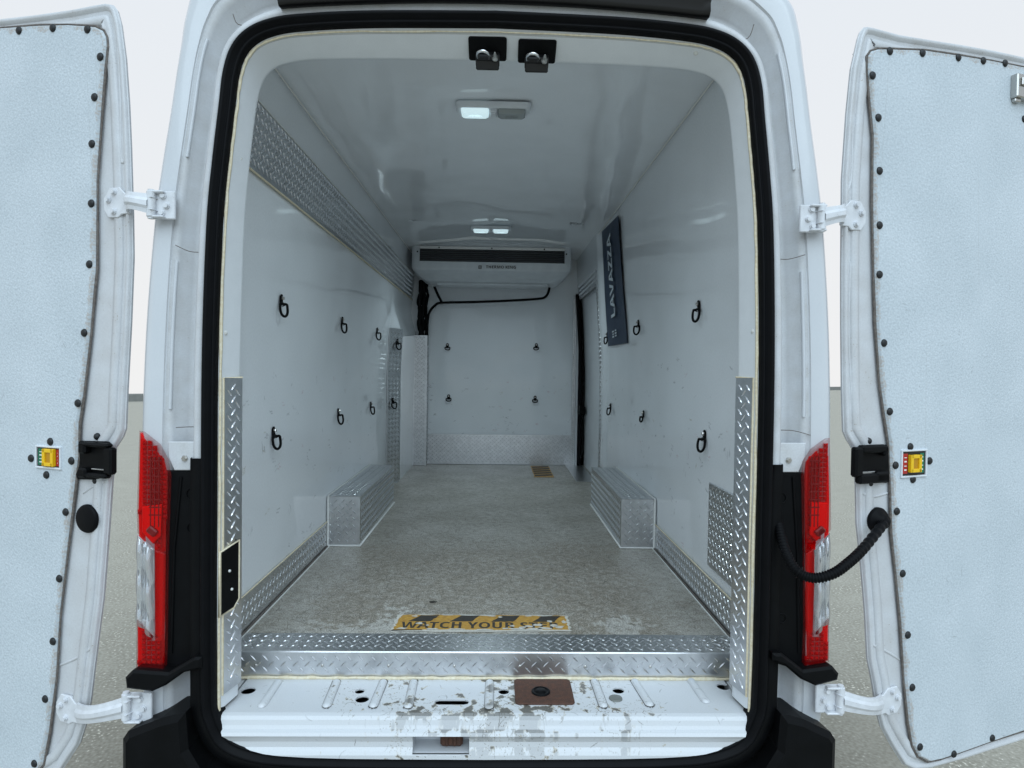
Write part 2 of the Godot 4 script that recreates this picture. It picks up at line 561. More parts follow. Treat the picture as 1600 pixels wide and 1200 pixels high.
# ---------------------------------------------------------------- shapes of the van
var SI_PTS := [Vector2(0, 0.515), Vector2(0.45, 0.52), Vector2(0.62, 0.545), Vector2(0.675, 0.61), Vector2(0.685, 0.72), Vector2(0.686, 1.2), Vector2(0.684, 1.55), Vector2(0.674, 1.85), Vector2(0.661, 2), Vector2(0.645, 2.14), Vector2(0.637, 2.21), Vector2(0.622, 2.262), Vector2(0.596, 2.296), Vector2(0.552, 2.319), Vector2(0.48, 2.333), Vector2(0.3, 2.346), Vector2(0, 2.353)]
var S_PTS := [Vector2(0, 0.483), Vector2(0.45, 0.488), Vector2(0.635, 0.515), Vector2(0.707, 0.6), Vector2(0.717, 0.72), Vector2(0.718, 1.2), Vector2(0.716, 1.55), Vector2(0.706, 1.85), Vector2(0.693, 2), Vector2(0.677, 2.145), Vector2(0.668, 2.222), Vector2(0.65, 2.284), Vector2(0.616, 2.322), Vector2(0.564, 2.349), Vector2(0.488, 2.365), Vector2(0.305, 2.378), Vector2(0, 2.385)]
var B_PTS := [Vector2(0, 0.45), Vector2(0.5, 0.45), Vector2(0.79, 0.47), Vector2(0.872, 0.56), Vector2(0.884, 0.72), Vector2(0.888, 1.2), Vector2(0.879, 1.55), Vector2(0.857, 1.85), Vector2(0.838, 2), Vector2(0.815, 2.145), Vector2(0.802, 2.235), Vector2(0.79, 2.31), Vector2(0.778, 2.385), Vector2(0.748, 2.46), Vector2(0.64, 2.53), Vector2(0.33, 2.565), Vector2(0, 2.58)]
var LIP_PTS := [Vector2(0.667, 0.66), Vector2(0.667, 1.2), Vector2(0.664, 1.55), Vector2(0.656, 1.85), Vector2(0.645, 2), Vector2(0.63, 2.14), Vector2(0.62, 2.205), Vector2(0.606, 2.25), Vector2(0.58, 2.28), Vector2(0.54, 2.296), Vector2(0.47, 2.306), Vector2(0.3, 2.312), Vector2(0, 2.315)]
func wx(y: float) -> float:
	return 0.753 - 0.063 * pow(clampf((y - 1.45) / 0.97, 0.0, 1.0), 1.3)

func build_shell() -> void:
	var S := mirrored(catmull(S_PTS, 6), true)
	var B := mirrored(catmull(B_PTS, 6), true)
	var spec := [[0.0, 0.0, -.012], [0.03, 0, .004], [.12, 0, .005], [.16, 0, -.002], [.22, 0, -.066], [.47, 0, -.076], [.55, 0, -.038], [.645, 0, -.022], [.655, 0, -.027], [.67, 0, -.027], [.68, 0, -.021], [.84, 0, -.016], [.94, 0, -.019], [1.0, 0, -.03], [1.0, .012, -.05], [1.0, .032, -.12], [1.0, .06, -.3], [1.0, .095, -.9], [1.0, .11, -1.6], [1.0, .11, -5.0]]
	var rows := []
	for r in spec:
		var o := PackedVector2Array()
		for i in S.size():
			o.append(S[i].lerp(B[i], r[0]))
		rows.append(at_z(outward(o, r[1]), r[2]))
	var st := newst()
	loft(st, rows.slice(0, 11), true, 1)
	var inner := part("rear_frame", st, M.jamb_paint, van)
	inner.set_meta("label", "white painted steel frame round the rear opening")
	st = newst()
	loft(st, rows.slice(10), true, 1)
	fan(st, rows[rows.size() - 1])
	part("body_shell", st, M.paint, van)
	# seam beads down the pillars and lap joints
	var hs := catmull(S_PTS, 6)
	var hb := catmull(B_PTS, 6)
	for side in [-1.0, 1.0]:
		for span in [[1.33, 1.79], [2.0, 2.33]]:
			var pts := PackedVector3Array()
			for i in hs.size():
				var q := hs[i].lerp(hb[i], .59)
				if q.y > span[0] and q.y < span[1] and q.x > .4:
					pts.append(Vector3(side * q.x, q.y, -.0315))
			for d in [0.0, .0115]:
				st = newst()
				var p2 := PackedVector3Array()
				for q in pts:
					p2.append(q + Vector3(side * d, 0, .002))
				tube(st, p2, 0.0044, 6)
				part("seam_bead", st, M.paint, inner)
	# lap joints across the pillar
	for line in [[[274, 383], [297, 393], [320, 394]], [[1212, 404], [1232, 405], [1258, 398]], [[275, 668], [296, 667], [312, 667]], [[1212, 672], [1240, 673], [1266, 680]], [[364, 22], [372, 38], [396, 40]], [[1140, 62], [1168, 60], [1178, 38]]]:
		var pts := []
		for q in line:
			pts.append(on_z(q[0], q[1], -.018))
		st = newst()
		tube(st, catmull3(pts, 4), 0.0011, 6)
		part("lap_joint", st, M.grime, inner)
	# black weather strip above the opening
	st = newst()
	var top := []
	for x in [-.53, -.4, -.2, 0.0, .2, .4, .53]:
		top.append(Vector3(x, 2.438 - .09 * x * x, .012))
	var c := catmull3(top, 4)
	var rws := []
	for p in [[-.030, -.01], [-.034, .012], [-.024, .022], [-.004, .02], [.004, .03], [.026, .028], [.034, .01], [.034, -.01]]:
		var row := PackedVector3Array()
		for q in c:
			row.append(q + Vector3(0, p[0], p[1]))
		rws.append(row)
	loft(st, rws, false, 1)
	for e in [0, c.size() - 1]:
		var cap := PackedVector3Array()
		for row in rws:
			cap.append(row[e])
		fan(st, cap)
	part("weather_strip", st, M.black, van, "black rubber strip above the rear opening")
	# rubber door seal
	var SI := mirrored(catmull(SI_PTS, 6), true)
	rows = []
	for p in [[-.002, -.03], [0, .004], [.003, .014], [.007, .018], [.011, .011], [.014, .011], [.019, .024], [.025, .027], [.030, .022], [.033, .010], [.033, -.012]]:
		rows.append(at_z(outward(SI, p[0]), p[1]))
	st = newst()
	loft(st, rows, true, 1)
	part("door_seal", st, M.rubber, van, "black ribbed rubber seal round the rear opening")

func build_lining() -> void:
	# insulated frame inside the seal
	var half := catmull(SI_PTS.slice(4), 6)
	half[0] = Vector2(.684, SILL + .008)
	var o := mirrored(half, false)
	var lipc := catmull(LIP_PTS, 6)
	lipc[0] = Vector2(.667, SILL + .008)
	var lip := mirrored(lipc, false)
	var rows := []
	var at := func(t: float, z: float) -> PackedVector3Array:
		var r := PackedVector3Array()
		for i in o.size():
			var p := o[i].lerp(lip[i], t)
			r.append(Vector3(p.x, p.y, z))
		return r
	var st := newst()
	loft(st, [at.call(-.05, -.004), at.call(.10, -.004), at.call(.28, -.014)], false, 1)
	part("jamb_edge", st, M.jamb_paint, van)
	st = newst()
	rows = [at.call(.28, -.014), at.call(.6, -.045), at.call(.96, -.083), at.call(1.0, -.090)]
	var back := outward(lip, .005, false)
	rows.append(at_z(back, -.102))
	var far := PackedVector2Array()
	for p in lip:
		far.append(Vector2(sign(p.x) * min(abs(p.x) * 1.25, .80), p.y + .17 * clampf((p.y - 2.0) / .3, 0, 1)))
	rows.append(at_z(far, -.11))
	loft(st, rows, false, 1)
	var jamb := part("opening_lining", st, M.header, van, "grey-white insulated lining round the opening")
	# bead of yellowed foam sealant
	var bead := PackedVector3Array()
	var rad := []
	rng.seed = 5
	var src: PackedVector3Array = at.call(.20, -.006)
	for i in src.size():
		bead.append(src[i] + Vector3(rng.randf_range(-.0012, .0012), rng.randf_range(-.0012, .0012), 0))
		var topness: float = clampf((src[i].y - 2.28) / .06, 0.0, 1.0)
		rad.append(rng.randf_range(.0030, .0048) * (1.0 - .45 * topness))
	st = newst()
	tube(st, bead, rad, 6)
	part("foam_bead", st, M.cream, jamb, "yellowed foam sealant bead")
	# rivets of the lining
	var riv := newst()
	lathe(riv, [[.006, 0.0], [.0062, .003], [.004, .006], [.001, .0065]], Transform3D(), 12)
	var rm := mesh_of(riv, M.caulk)
	for q in [[374, 248], [351, 520], [503, 56], [664, 57], [906, 62], [1087, 82], [1156, 233], [1178, 518]]:
		var z := -.045 if q[1] > 100 else -.03
		var p := on_z(q[0], q[1], z)
		var nrm := Vector3(-sign(p.x) * .9, 0, .45) if q[1] > 100 else Vector3(0, -.8, .6)
		if q[1] > 100:
			# slide onto the lining face
			p = on_plane(q[0], q[1], Vector3(sign(p.x) * (.672 if p.y < 1.8 else .660), p.y, -.04), nrm.normalized())
		put("rivet", rm, jamb, Transform3D(Basis.looking_at(-nrm.normalized(), Vector3.UP if q[1] > 100 else Vector3(0, 0, 1)), p + nrm.normalized() * .001))
	# tread-plate corner posts on the lining
	for s in [-1.0, 1.0]:
		st = newst()
		var p0 := Vector3(s * .680, 0, -.018)
		var p1 := Vector3(s * .663, 0, -.092)
		var d := p1 - p0
		var y0 := FLOOR - .03
		var y1 := on_z(360 if s < 0 else 1165, 590, -.05).y
		var u := d.normalized()
		var n := Vector3(-s * abs(u.z), 0, abs(u.x)).normalized()
		var org := p0 + n * .005
		if s < 0:
			tread_plate(st, Vector3(org.x, y0, org.z), u, Vector3.UP, d.length(), y1 - y0)
		else:
			tread_plate(st, Vector3(org.x, y0, org.z) + u * d.length(), -u, Vector3.UP, d.length(), y1 - y0)
		var post := plate_part("corner_post", st, M.tread, van)
		st = newst()
		tube(st, PackedVector3Array([Vector3(p0.x, y0, p0.z) + n * .003, Vector3(p0.x, y1, p0.z) + n * .003, Vector3(p1.x, y1, p1.z) + n * .003]), .003, 6)
		part("sealant_edge", st, M.cream, post)
	# black cover plate on the lining
	st = newst()
	var nL := Vector3(.93, 0, .36).normalized()
	var xL := Vector3.UP.cross(nL).normalized()
	var c := on_z(352, 902, -.04)
	var bx := Transform3D(Basis(xL, Vector3.UP, nL), c + nL * .017)
	var poly := PackedVector2Array([Vector2(-.029, -.086), Vector2(.012, -.080), Vector2(.029, -.062), Vector2(.029, .086), Vector2(-.029, .072)])
	prism(st, poly, bx, .008, .0015)
	var cover := part("cover_plate", st, M.plastic, van, "black cover plate edged with cream sealant")
	st = newst()
	var loop := PackedVector3Array()
	for p in inset(ccw(poly), -.003):
		loop.append(bx * Vector3(p.x, p.y, -.004))
	tube(st, loop, .0042, 6, true)
	part("sealant_edge", st, M.cream, cover)
	for q in [[-.004, .02], [.004, -.03]]:
		put("rivet", rm, cover, bx * Transform3D(Basis().scaled(Vector3.ONE * .6), Vector3(q[0], q[1], 0)))

func build_interior() -> void:
	var wav := FastNoiseLite.new()
	wav.seed = 4
	wav.frequency = 1.3
	wav.fractal_octaves = 2
	# floor
	var st := newst()
	grid(st, steps(-.80, .80, 2), steps(-.205, -3.86, 2), func(x, z): return Vector3(x, FLOOR, z), -.80, .80, -.205, -3.86)
	var fm := std(Color.WHITE, 0.42)
	fm.albedo_texture = tex_of(floor_image())
	bump(fm, 768, 0.2, 45, 0.25, 2, 1792)
	part("cargo_floor", st, fm, van, "scuffed grey cargo floor")
	# side walls
	for s in [-1.0, 1.0]:
		st = newst()
		var wf := func(z, y):
			var jog := .07 * smoothstep(-2.82, -2.94, z) * (1.0 - smoothstep(1.72, 1.98, y)) if s < 0 else .02 * smoothstep(-2.62, -2.74, z)
			return Vector3(s * (wx(y) - jog + wav.get_noise_3d(z * 1.0, y * 1.6, s * 9.0) * .0045), y, z)
		var zs := steps(-.10, -2.6, 40)
		zs.append_array(steps(-2.64, -3.12 if s < 0 else -2.86, 24 if s < 0 else 10))
		if s < 0:
			zs.append_array(steps(-3.2, -3.86, 7))
		grid(st, zs, steps(FLOOR - .01, 2.44, 26), wf, -.10, -3.86, FLOOR - .01, 2.44)
		if s > 0:
			grid(st, steps(-2.86, -3.86, 6), steps(2.16, 2.44, 4), wf, -.10, -3.86, FLOOR - .01, 2.44)
		var wm := std(Color.WHITE, 0.06)
		wm.albedo_texture = tex_of(wall_image(1024, 512, 51 if s < 0 else 57, c8(236, 240, 244), c8(230, 234, 238), 240 if s < 0 else 330, .5))
		var wall := part("side_wall", st, wm, van, "glossy white side wall with a tread-plate strip along its top" if s < 0 else "glossy white side wall with a side door and scuffs")
		# line of sealant where wall meets ceiling
		st = newst()
		var pts := PackedVector3Array()
		for k in 13:
			pts.append(Vector3(s * (wx(2.42) - .009), 2.416, lerpf(-.11, -3.84, k / 12.0)))
		tube(st, pts, .003, 6)
		part("sealant_line", st, M.white_print, wall)
		# kick plates
		var end := -2.80 if s < 0 else -2.66
		for seg in [[-.12, -1.29], [-2.24, end]]:
			st = newst()
			var w: float = abs(seg[1] - seg[0])
			if s < 0:
				tread_plate(st, Vector3(-.749, FLOOR + .002, seg[0]), Vector3(0, 0, -1), Vector3.UP, w, .108)
			else:
				tread_plate(st, Vector3(.749, FLOOR + .002, seg[1]), Vector3(0, 0, 1), Vector3.UP, w, .108)
			plate_part("kick_plate", st, M.tread, wall)
			st = newst()
			tube(st, PackedVector3Array([Vector3(s * .747, FLOOR + .114, seg[0]), Vector3(s * .747, FLOOR + .114, seg[1])]), .0028, 5)
			part("sealant_line", st, M.cream, wall)
			st = newst()
			tube(st, PackedVector3Array([Vector3(s * .745, FLOOR + .002, seg[0]), Vector3(s * .745, FLOOR + .002, seg[1])]), .0034, 5)
			part("grimy_joint", st, M.grime, wall)
			st = newst()
			tube(st, PackedVector3Array([Vector3(s * .738, FLOOR + .0005, seg[0]), Vector3(s * .738, FLOOR + .0005, seg[1])]), .0030, 5)
			part("floor_bead", st, M.caulk, wall)
		if s < 0:
			# tread strip high on the wall
			st = newst()
			var lo := Vector3(-wx(2.075) + .006, 2.075, 0)
			var hi := Vector3(-wx(2.275) + .006, 2.275, 0)
			var V := (hi - lo).normalized()
			var h := (hi - lo).length()
			tread_plate(st, Vector3(lo.x, lo.y, -.11), Vector3(0, 0, -1), V, 3.31, h)
			tread_plate(st, Vector3(lo.x, lo.y, -3.424), Vector3(0, 0, -1), V, .40, h)
			plate_part("upper_strip", st, M.tread, wall, "long tread-plate strip high on the wall")
			st = newst()
			tube(st, PackedVector3Array([Vector3(lo.x, lo.y - .002, -.11), Vector3(lo.x, lo.y - .002, -3.8)]), .004, 5)
			part("sealant_line", st, M.cream, wall)
			st = newst()
			tube(st, PackedVector3Array([Vector3(hi.x, hi.y + .003, -.11), Vector3(hi.x, hi.y + .003, -3.8)]), .0028, 5)
			part("sealant_line", st, M.caulk, wall)
			# tread plate on the pillar bulge, following the lean of the wall
			st = newst()
			var ys := [FLOOR + .01, 1.45, 1.62, 1.775]
			for k in 3:
				var a := Vector3(-wx(ys[k]) + .006, ys[k], -2.82)
				var b := Vector3(-wx(ys[k + 1]) + .006, ys[k + 1], -2.82)
				tread_plate(st, a, Vector3(.075, 0, -.12).normalized(), (b - a).normalized(), .142, (b - a).length())
			plate_part("pillar_plate", st, M.tread, wall, "shiny tread plate on the wall pillar")
		else:
			# tread panel low on the wall by the opening
			st = newst()
			tread_plate(st, Vector3(.749, .835, -.56), Vector3(0, 0, 1), Vector3.UP, .44, .285)
			plate_part("scuff_panel", st, M.tread, wall)
	# ceiling
	st = newst()
	var cf := func(x, z):
		return Vector3(x, 2.425 + .03 * (1.0 - pow(abs(x) / .69, 2.0)) + wav.get_noise_2d(x * 2.2 + 40.0, z * 1.3) * .004, z)
	grid(st, steps(-.72, .72, 24), steps(-.10, -3.86, 64), cf, -.72, .72, -.1, -3.86)
	var ceil_ := part("ceiling_panel", st, M.ceiling, van, "glossy grey-white ceiling panel")
	for q in [[637, 343], [902, 349]]:
		st = newst()
		var p := on_y(q[0], q[1], 2.440)
		tread_plate(st, p + Vector3(-.05, -.005, -.02), Vector3(1, 0, 0), Vector3(0, 0, 1) * -1.0 * -1.0, .10, .045, .003, .02)
		plate_part("vent_plate", st, M.tread, ceil_)
	# bulkhead
	st = newst()
	grid(st, steps(-.80, .70, 16), steps(FLOOR - .01, 2.48, 18), func(x, y): return Vector3(x, y, -3.83 + wav.get_noise_2d(x * 1.5 + 9.0, y * 1.5) * .004), -.80, .70, FLOOR, 2.48)
	var bm := std(Color.WHITE, 0.08)
	bm.albedo_texture = tex_of(wall_image(512, 512, 63, c8(236, 240, 244), c8(230, 234, 238), 150, .42))
	var bulk := part("bulkhead", st, bm, van, "glossy white front bulkhead with scuffs")
	st = newst()
	tread_plate(st, Vector3(-.74, FLOOR + .004, -3.822), Vector3(1, 0, 0), Vector3.UP, 1.415, .255, .003, .034)
	plate_part("kick_plate", st, M.tread, bulk)
	# boxed-in conduit column
	st = newst()
	var cx0 := on_z(645, 620, -3.72).x
	var cx1 := on_z(667, 620, -3.72).x
	var ctop := on_z(655, 524, -3.72).y
	tread_plate(st, Vector3(cx0, FLOOR + .002, -3.72), Vector3(1, 0, 0), Vector3.UP, cx1 - cx0, ctop - FLOOR)
	tread_plate(st, Vector3(cx1, FLOOR + .002, -3.7205), Vector3(0, 0, -1), Vector3.UP, .10, ctop - FLOOR)
	tread_plate(st, Vector3(cx0 + .001, FLOOR + .002, -3.82), Vector3(0, 0, 1), Vector3.UP, .10, ctop - FLOOR)
	plate_part("conduit_column", st, M.tread, bulk, "tread-plate column boxing in the cables")
	# wheel boxes
	for s in [-1.0, 1.0]:
		st = newst()
		var xi := -.601 if s < 0 else .592
		var z0 := -1.29
		var z1 := -2.24
		var top := FLOOR + .228
		var w: float = abs(.75 - abs(xi))
		if s < 0:
			tread_plate(st, Vector3(-.75, FLOOR + .002, z0), Vector3(1, 0, 0), Vector3.UP, w, .226)
			tread_plate(st, Vector3(xi, FLOOR + .002, z0 - .001), Vector3(0, 0, -1), Vector3.UP, z0 - z1, .226)
			tread_plate(st, Vector3(-.75, top, z0), Vector3(1, 0, 0), Vector3(0, 0, -1), w, z0 - z1, .003, .034, .0009)
		else:
			tread_plate(st, Vector3(xi, FLOOR + .002, z0), Vector3(1, 0, 0), Vector3.UP, w, .226)
			tread_plate(st, Vector3(xi, FLOOR + .002, z1), Vector3(0, 0, 1), Vector3.UP, z0 - z1 - .001, .226)
			tread_plate(st, Vector3(xi, top, z0), Vector3(1, 0, 0), Vector3(0, 0, -1), w, z0 - z1, .003, .034, .0009)
		abox(st, Vector3(min(xi, s * .75), FLOOR + .002, z1), Vector3(max(xi, s * .75), top - .003, z1 + .003), .001)
		var wb := plate_part("wheel_box", st, M.tread, van, "tread-plate wheel box below the wall strip" if s < 0 else "tread-plate wheel box by the side door")
		st = newst()
		tube(st, PackedVector3Array([Vector3(s * .745, top, z0 + .004), Vector3(s * .745, FLOOR + .004, z0 + .004), Vector3(xi, FLOOR + .004, z0 + .004), Vector3(xi - s * .003, FLOOR + .003, z1)]), .0055, 6)
		tube(st, PackedVector3Array([Vector3(s * .745, top + .002, z0), Vector3(s * .745, top + .002, z1)]), .004, 5)
		part("sealant_line", st, M.caulk, wb)
		st = newst()
		abox(st, Vector3(xi - .0015, FLOOR + .004, z0 - .0015), Vector3(xi + .0015, top, z0 + .0025), .001)
		abox(st, Vector3(min(xi, s * .75), top - .001, z0 - .0015), Vector3(max(xi, s * .75), top + .0018, z0 + .0028), .001)
		abox(st, Vector3(xi - .0018, top - .0015, z1), Vector3(xi + .0018, top + .002, z0), .001)
		part("edge_trim", st, M.alu, wb)
	# threshold: nosing and riser
	st = newst()
	tread_plate(st, Vector3(-.735, FLOOR + .004, -.20), Vector3(1, 0, 0), Vector3(0, 0, -1), 1.47, .125)
	var nose := plate_part("threshold_nosing", st, M.tread, van)
	st = newst()
	tread_plate(st, Vector3(-.722, SILL, -.197), Vector3(1, 0, 0), Vector3.UP, 1.444, FLOOR + .003 - SILL)
	var riser := plate_part("threshold_riser", st, M.tread, van)
	st = newst()
	lathe(st, [[.0045, 0.0], [.0042, .0018], [.002, .0028], [.0005, .003]], Transform3D(), 8)
	var screw := mesh_of(st, M.steel)
	for k in 8:
		var x := -.66 + k * .188
		put("screw", screw, riser, Transform3D(Basis(), Vector3(x, SILL + .036, -.197)))
		put("screw", screw, nose, Transform3D(Basis(Vector3.RIGHT, -PI / 2), Vector3(x + .02, FLOOR + .004, -.28)))
	st = newst()
	var bead := PackedVector3Array()
	var rad := []
	rng.seed = 8
	for k in 60:
		bead.append(Vector3(-.72 + k * .0244, SILL + .003 + rng.randf_range(-.001, .001), -.192))
		rad.append(rng.randf_range(.0035, .006))
	tube(st, bead, rad, 6)
	for s in [-1, 1]:
		tube(st, PackedVector3Array([Vector3(s * .712, FLOOR + .005, -.196), Vector3(s * .712, SILL + .007, -.192), Vector3(s * .69, SILL + .005, -.10), Vector3(s * .685, SILL + .007, -.012)]), .006, 6)
	part("sealant_line", st, M.cream, riser)
	# sliding side door seen in the wall opening
	st = newst()
	grid(st, steps(-2.70, -3.86, 10), steps(FLOOR - .06, 2.22, 16), func(z, y): return Vector3(wx(y) + .012 + wav.get_noise_2d(z * 2.0, y * 2.0 + 30.0) * .004, y, z), -2.7, -3.86, FLOOR, 2.2)
	var sd := part("side_door", st, M.panel, van, "inside of the sliding side door")
	st = newst()
	var dpts := []
	for y in [FLOOR + .01, 1.1, 1.5, 1.9, 2.14]:
		dpts.append(Vector3(wx(y) - .035, y, -3.79))
	tube(st, catmull3(dpts, 4), .014, 8)
	part("rubber_seal", st, M.rubber, sd)
	st = newst()
	abox(st, Vector3(.70, 1.13, -3.80), Vector3(.75, 1.2, -3.68), .006)
	part("door_catch", st, M.plastic, sd)
	# tread trim round the side door
	st = newst()
	var ys2 := [FLOOR + .01, 1.45, 1.8, 2.20]
	for k in 3:
		var a := Vector3(wx(ys2[k]) - .026, ys2[k], -2.845)
		var b := Vector3(wx(ys2[k + 1]) - .026, ys2[k + 1], -2.845)
		tread_plate(st, a, Vector3(.02, 0, .16).normalized(), (b - a).normalized(), .16, (b - a).length())
	var la := Vector3(wx(2.09) - .022, 2.09, -3.80)
	var lb := Vector3(wx(2.21) - .022, 2.21, -3.80)
	tread_plate(st, la, Vector3(0, 0, 1), (lb - la).normalized(), .96, .12)
	tread_plate(st, Vector3(.648, FLOOR + .004, -3.816), Vector3(1, 0, 0), Vector3.UP, .03, 1.45, .003, .02)
	plate_part("door_trim", st, M.tread, sd)
	# sill plate sunk in the floor at the side door
	st = newst()
	abox(st, Vector3(.60, FLOOR + .001, -3.82), Vector3(.745, FLOOR + .005, -3.02), .001)
	part("step_plate", st, M.alu, sd)

func build_sill() -> void:
	var sill := CSGCombiner3D.new()
	sill.name = "rear_sill"
	van.add_child(sill, true)
	sill.set_meta("label", "white painted steel sill with chipped paint and ribs")
	var body := CSGPolygon3D.new()
	body.name = "profile"
	# local x -> world z, local y -> world y
	var prof := PackedVector2Array()
	for q in [[-.21, 0.0], [-.014, 0.0], [-.004, -.003], [.003, -.010], [.006, -.022], [.010, -.030], [.019, -.034], [.023, -.041], [.018, -.049], [.013, -.060], [.013, -.074], [.018, -.082], [.022, -.090], [.022, -.13], [.018, -.13], [.018, -.091], [.014, -.084], [.009, -.075], [.009, -.059], [.014, -.048], [.018, -.041], [.015, -.038], [.006, -.034], [.002, -.024], [-.001, -.013], [-.007, -.007], [-.015, -.004], [-.21, -.004]]:
		prof.append(Vector2(q[0], SILL + q[1]))
	body.polygon = prof
	body.depth = 1.40
	body.material = M.sill
	body.smooth_faces = false
	sill.add_child(body)
	body.transform = Transform3D(Basis(Vector3(0, 0, 1), Vector3(0, 1, 0), Vector3(-1, 0, 0)), Vector3(-.70, 0, 0))
	var trim := CSGPolygon3D.new()
	trim.polygon = outward(mirrored(catmull(SI_PTS, 4), true), .004)
	trim.depth = .6
	trim.operation = CSGShape3D.OPERATION_INTERSECTION
	trim.material = M.sill
	sill.add_child(trim)
	trim.position = Vector3(0, 0, .3)
	for q in [[388, 1079, .019], [562, 1080, .013], [566, 1092.5, .018], [787, 1080.5, .015], [966, 1079, .016], [962, 1092, .0], [1130, 1073, .018]]:
		if q[2] == 0.0:
			continue
		var p := on_y(q[0], q[1], SILL)
		var cy := CSGCylinder3D.new()
		cy.radius = q[2]
		cy.height = .5
		cy.sides = 24
		cy.operation = CSGShape3D.OPERATION_SUBTRACTION
		cy.material = M.sill
		sill.add_child(cy)
		cy.position = Vector3(p.x, SILL, p.z)
	var p1 := on_y(706, 1097, SILL)
	var slot := CSGBox3D.new()
	slot.size = Vector3(.066, .50, .026)
	slot.operation = CSGShape3D.OPERATION_SUBTRACTION
	slot.material = M.sill
	sill.add_child(slot)
	slot.position = Vector3(p1.x, SILL, p1.z)
	for e in [-1, 1]:
		var ce := CSGCylinder3D.new()
		ce.radius = .013
		ce.height = .5
		ce.operation = CSGShape3D.OPERATION_SUBTRACTION
		ce.material = M.sill
		sill.add_child(ce)
		ce.position = Vector3(p1.x + e * .033, SILL, p1.z)
	for e in [-1.0, 1.0]:
		var fs := newst()
		abox(fs, Vector3(e * .688, SILL - .03, -.21), Vector3(e * .77, SILL - .003, -.03), .001)
		part("sill_end", fs, M.sill, van)
	var pk0 := on_z(645, 1148, .014)
	var pk1 := on_z(733, 1177, .014)
	var pocket := CSGBox3D.new()
	pocket.size = Vector3(pk1.x - pk0.x, pk0.y - pk1.y, .10)
	pocket.operation = CSGShape3D.OPERATION_SUBTRACTION
	pocket.material = M.jamb_paint
	sill.add_child(pocket)
	pocket.position = Vector3((pk0.x + pk1.x) * .5, (pk0.y + pk1.y) * .5, .006)
	# sheet-metal box behind the pocket opening
	var pst := newst()
	abox(pst, Vector3(pk0.x - .003, pk1.y - .003, -.050), Vector3(pk1.x + .003, pk0.y + .003, -.047), .0005)
	abox(pst, Vector3(pk0.x - .003, pk0.y, -.0468), Vector3(pk1.x + .003, pk0.y + .003, .009), .0005)
	abox(pst, Vector3(pk0.x - .003, pk1.y - .003, -.0468), Vector3(pk1.x + .003, pk1.y, .009), .0005)
	abox(pst, Vector3(pk0.x - .003, pk1.y + .0002, -.0468), Vector3(pk0.x, pk0.y - .0002, .009), .0005)
	abox(pst, Vector3(pk1.x, pk1.y + .0002, -.0468), Vector3(pk1.x + .003, pk0.y - .0002, .009), .0005)
	part("latch_pocket", pst, M.paint, van)
	# latch inside the pocket
	var st := newst()
	var lc := Vector3(lerpf(pk0.x, pk1.x, .68), (pk0.y + pk1.y) * .5, -.012)
	abox(st, lc + Vector3(-.03, -.022, -.03), lc + Vector3(.028, .018, .004), .006)
	tube(st, PackedVector3Array([lc + Vector3(-.012, -.016, .005), lc + Vector3(-.012, .012, .012), lc + Vector3(.008, .012, .012), lc + Vector3(.008, -.016, .005)]), .004, 6)
	part("latch", st, M.rust, van, "rusty latch in the sill pocket")
	# stamped ribs
	for r in [[436, 1063, 407, 1106], [527, 1063, 509, 1106], [600, 1063, 582, 1106], [647, 1063, 637, 1107], [765, 1063, 764, 1108], [928, 1062, 944, 1106], [990, 1062, 1017, 1104], [1078, 1061, 1105, 1099]]:
		var a := on_y(r[0], r[1], SILL + .001)
		var b := on_y(r[2], r[3], SILL + .001)
		st = newst()
		var u := (b - a).normalized()
		var v := Vector3(u.z, 0, -u.x)
		var rows := []
		var L := (b - a).length()
		for h in [[1.0, 0.0], [.82, .004], [.5, .0065], [.0, .007]]:
			var row := PackedVector3Array()
			for k in 24:
				var an := TAU * k / 24.0
				var along: float = cos(an) * .013 * h[0] + (L * .5 - .013) * sign(cos(an) + 1e-6)
				row.append((a + b) * .5 + u * along + v * sin(an) * .012 * h[0] + Vector3(0, h[1], 0))
			rows.append(row)
		loft(st, rows, true, 1)
		var am := mesh_of(st, M.sill)
		if r[0] > 500 and r[0] < 1000:
			rng.seed = int(r[0])
			var sk := newst()
			var o1 := PackedVector3Array()
			var o2 := PackedVector3Array()
			var mid := (a + b) * .5 + Vector3(0, .0004, 0)
			for p in rows[0]:
				o1.append(mid + (p - mid) * 1.0 + Vector3(0, .0006, 0))
				var dv: Vector3 = ((p - mid) * Vector3(1, 0, 1)).normalized()
				o2.append(p + dv * rng.randf_range(.001, .0085) + Vector3(0, .0005, 0))
			loft(sk, [o2, o1], true, 1)
			am = mesh_of(sk, M.worn, am)
		put("rib", am, van)
	# rusty plate with a rubber plug
	st = newst()
	var q0 := on_y(803, 1063, SILL)
	var q1 := on_y(890, 1063, SILL)
	var q2 := on_y(845, 1102, SILL)
	var rp := PackedVector2Array()
	var hw := (q1.x - q0.x) * .5
	var hd := (q2.z - q0.z) * .5
	for k in 28:
		var an := TAU * k / 28.0
		rp.append(Vector2((hw - .012) * sign(cos(an)) + .012 * cos(an), (hd - .012) * sign(sin(an)) + .012 * sin(an)))
	var cxf := Transform3D(Basis(Vector3.RIGHT, Vector3(0, 0, -1), Vector3.UP), Vector3((q0.x + q1.x) * .5, SILL + .005, (q0.z + q2.z) * .5))
	prism(st, rp, cxf, .006, .0015)
	var rust := part("rusty_plate", st, M.rust, van, "rusty brown plate on the sill")
	st = newst()
	lathe(st, [[.026, 0.0], [.0255, .003], [.021, .0045], [.019, .002], [.015, .002], [.013, .0055], [.004, .006], [.0005, .006]], Transform3D(Basis(Vector3.RIGHT, -PI / 2), on_y(845, 1081, SILL + .005)), 20)
	part("rubber_plug", st, M.rubber, rust)
	st = newst()
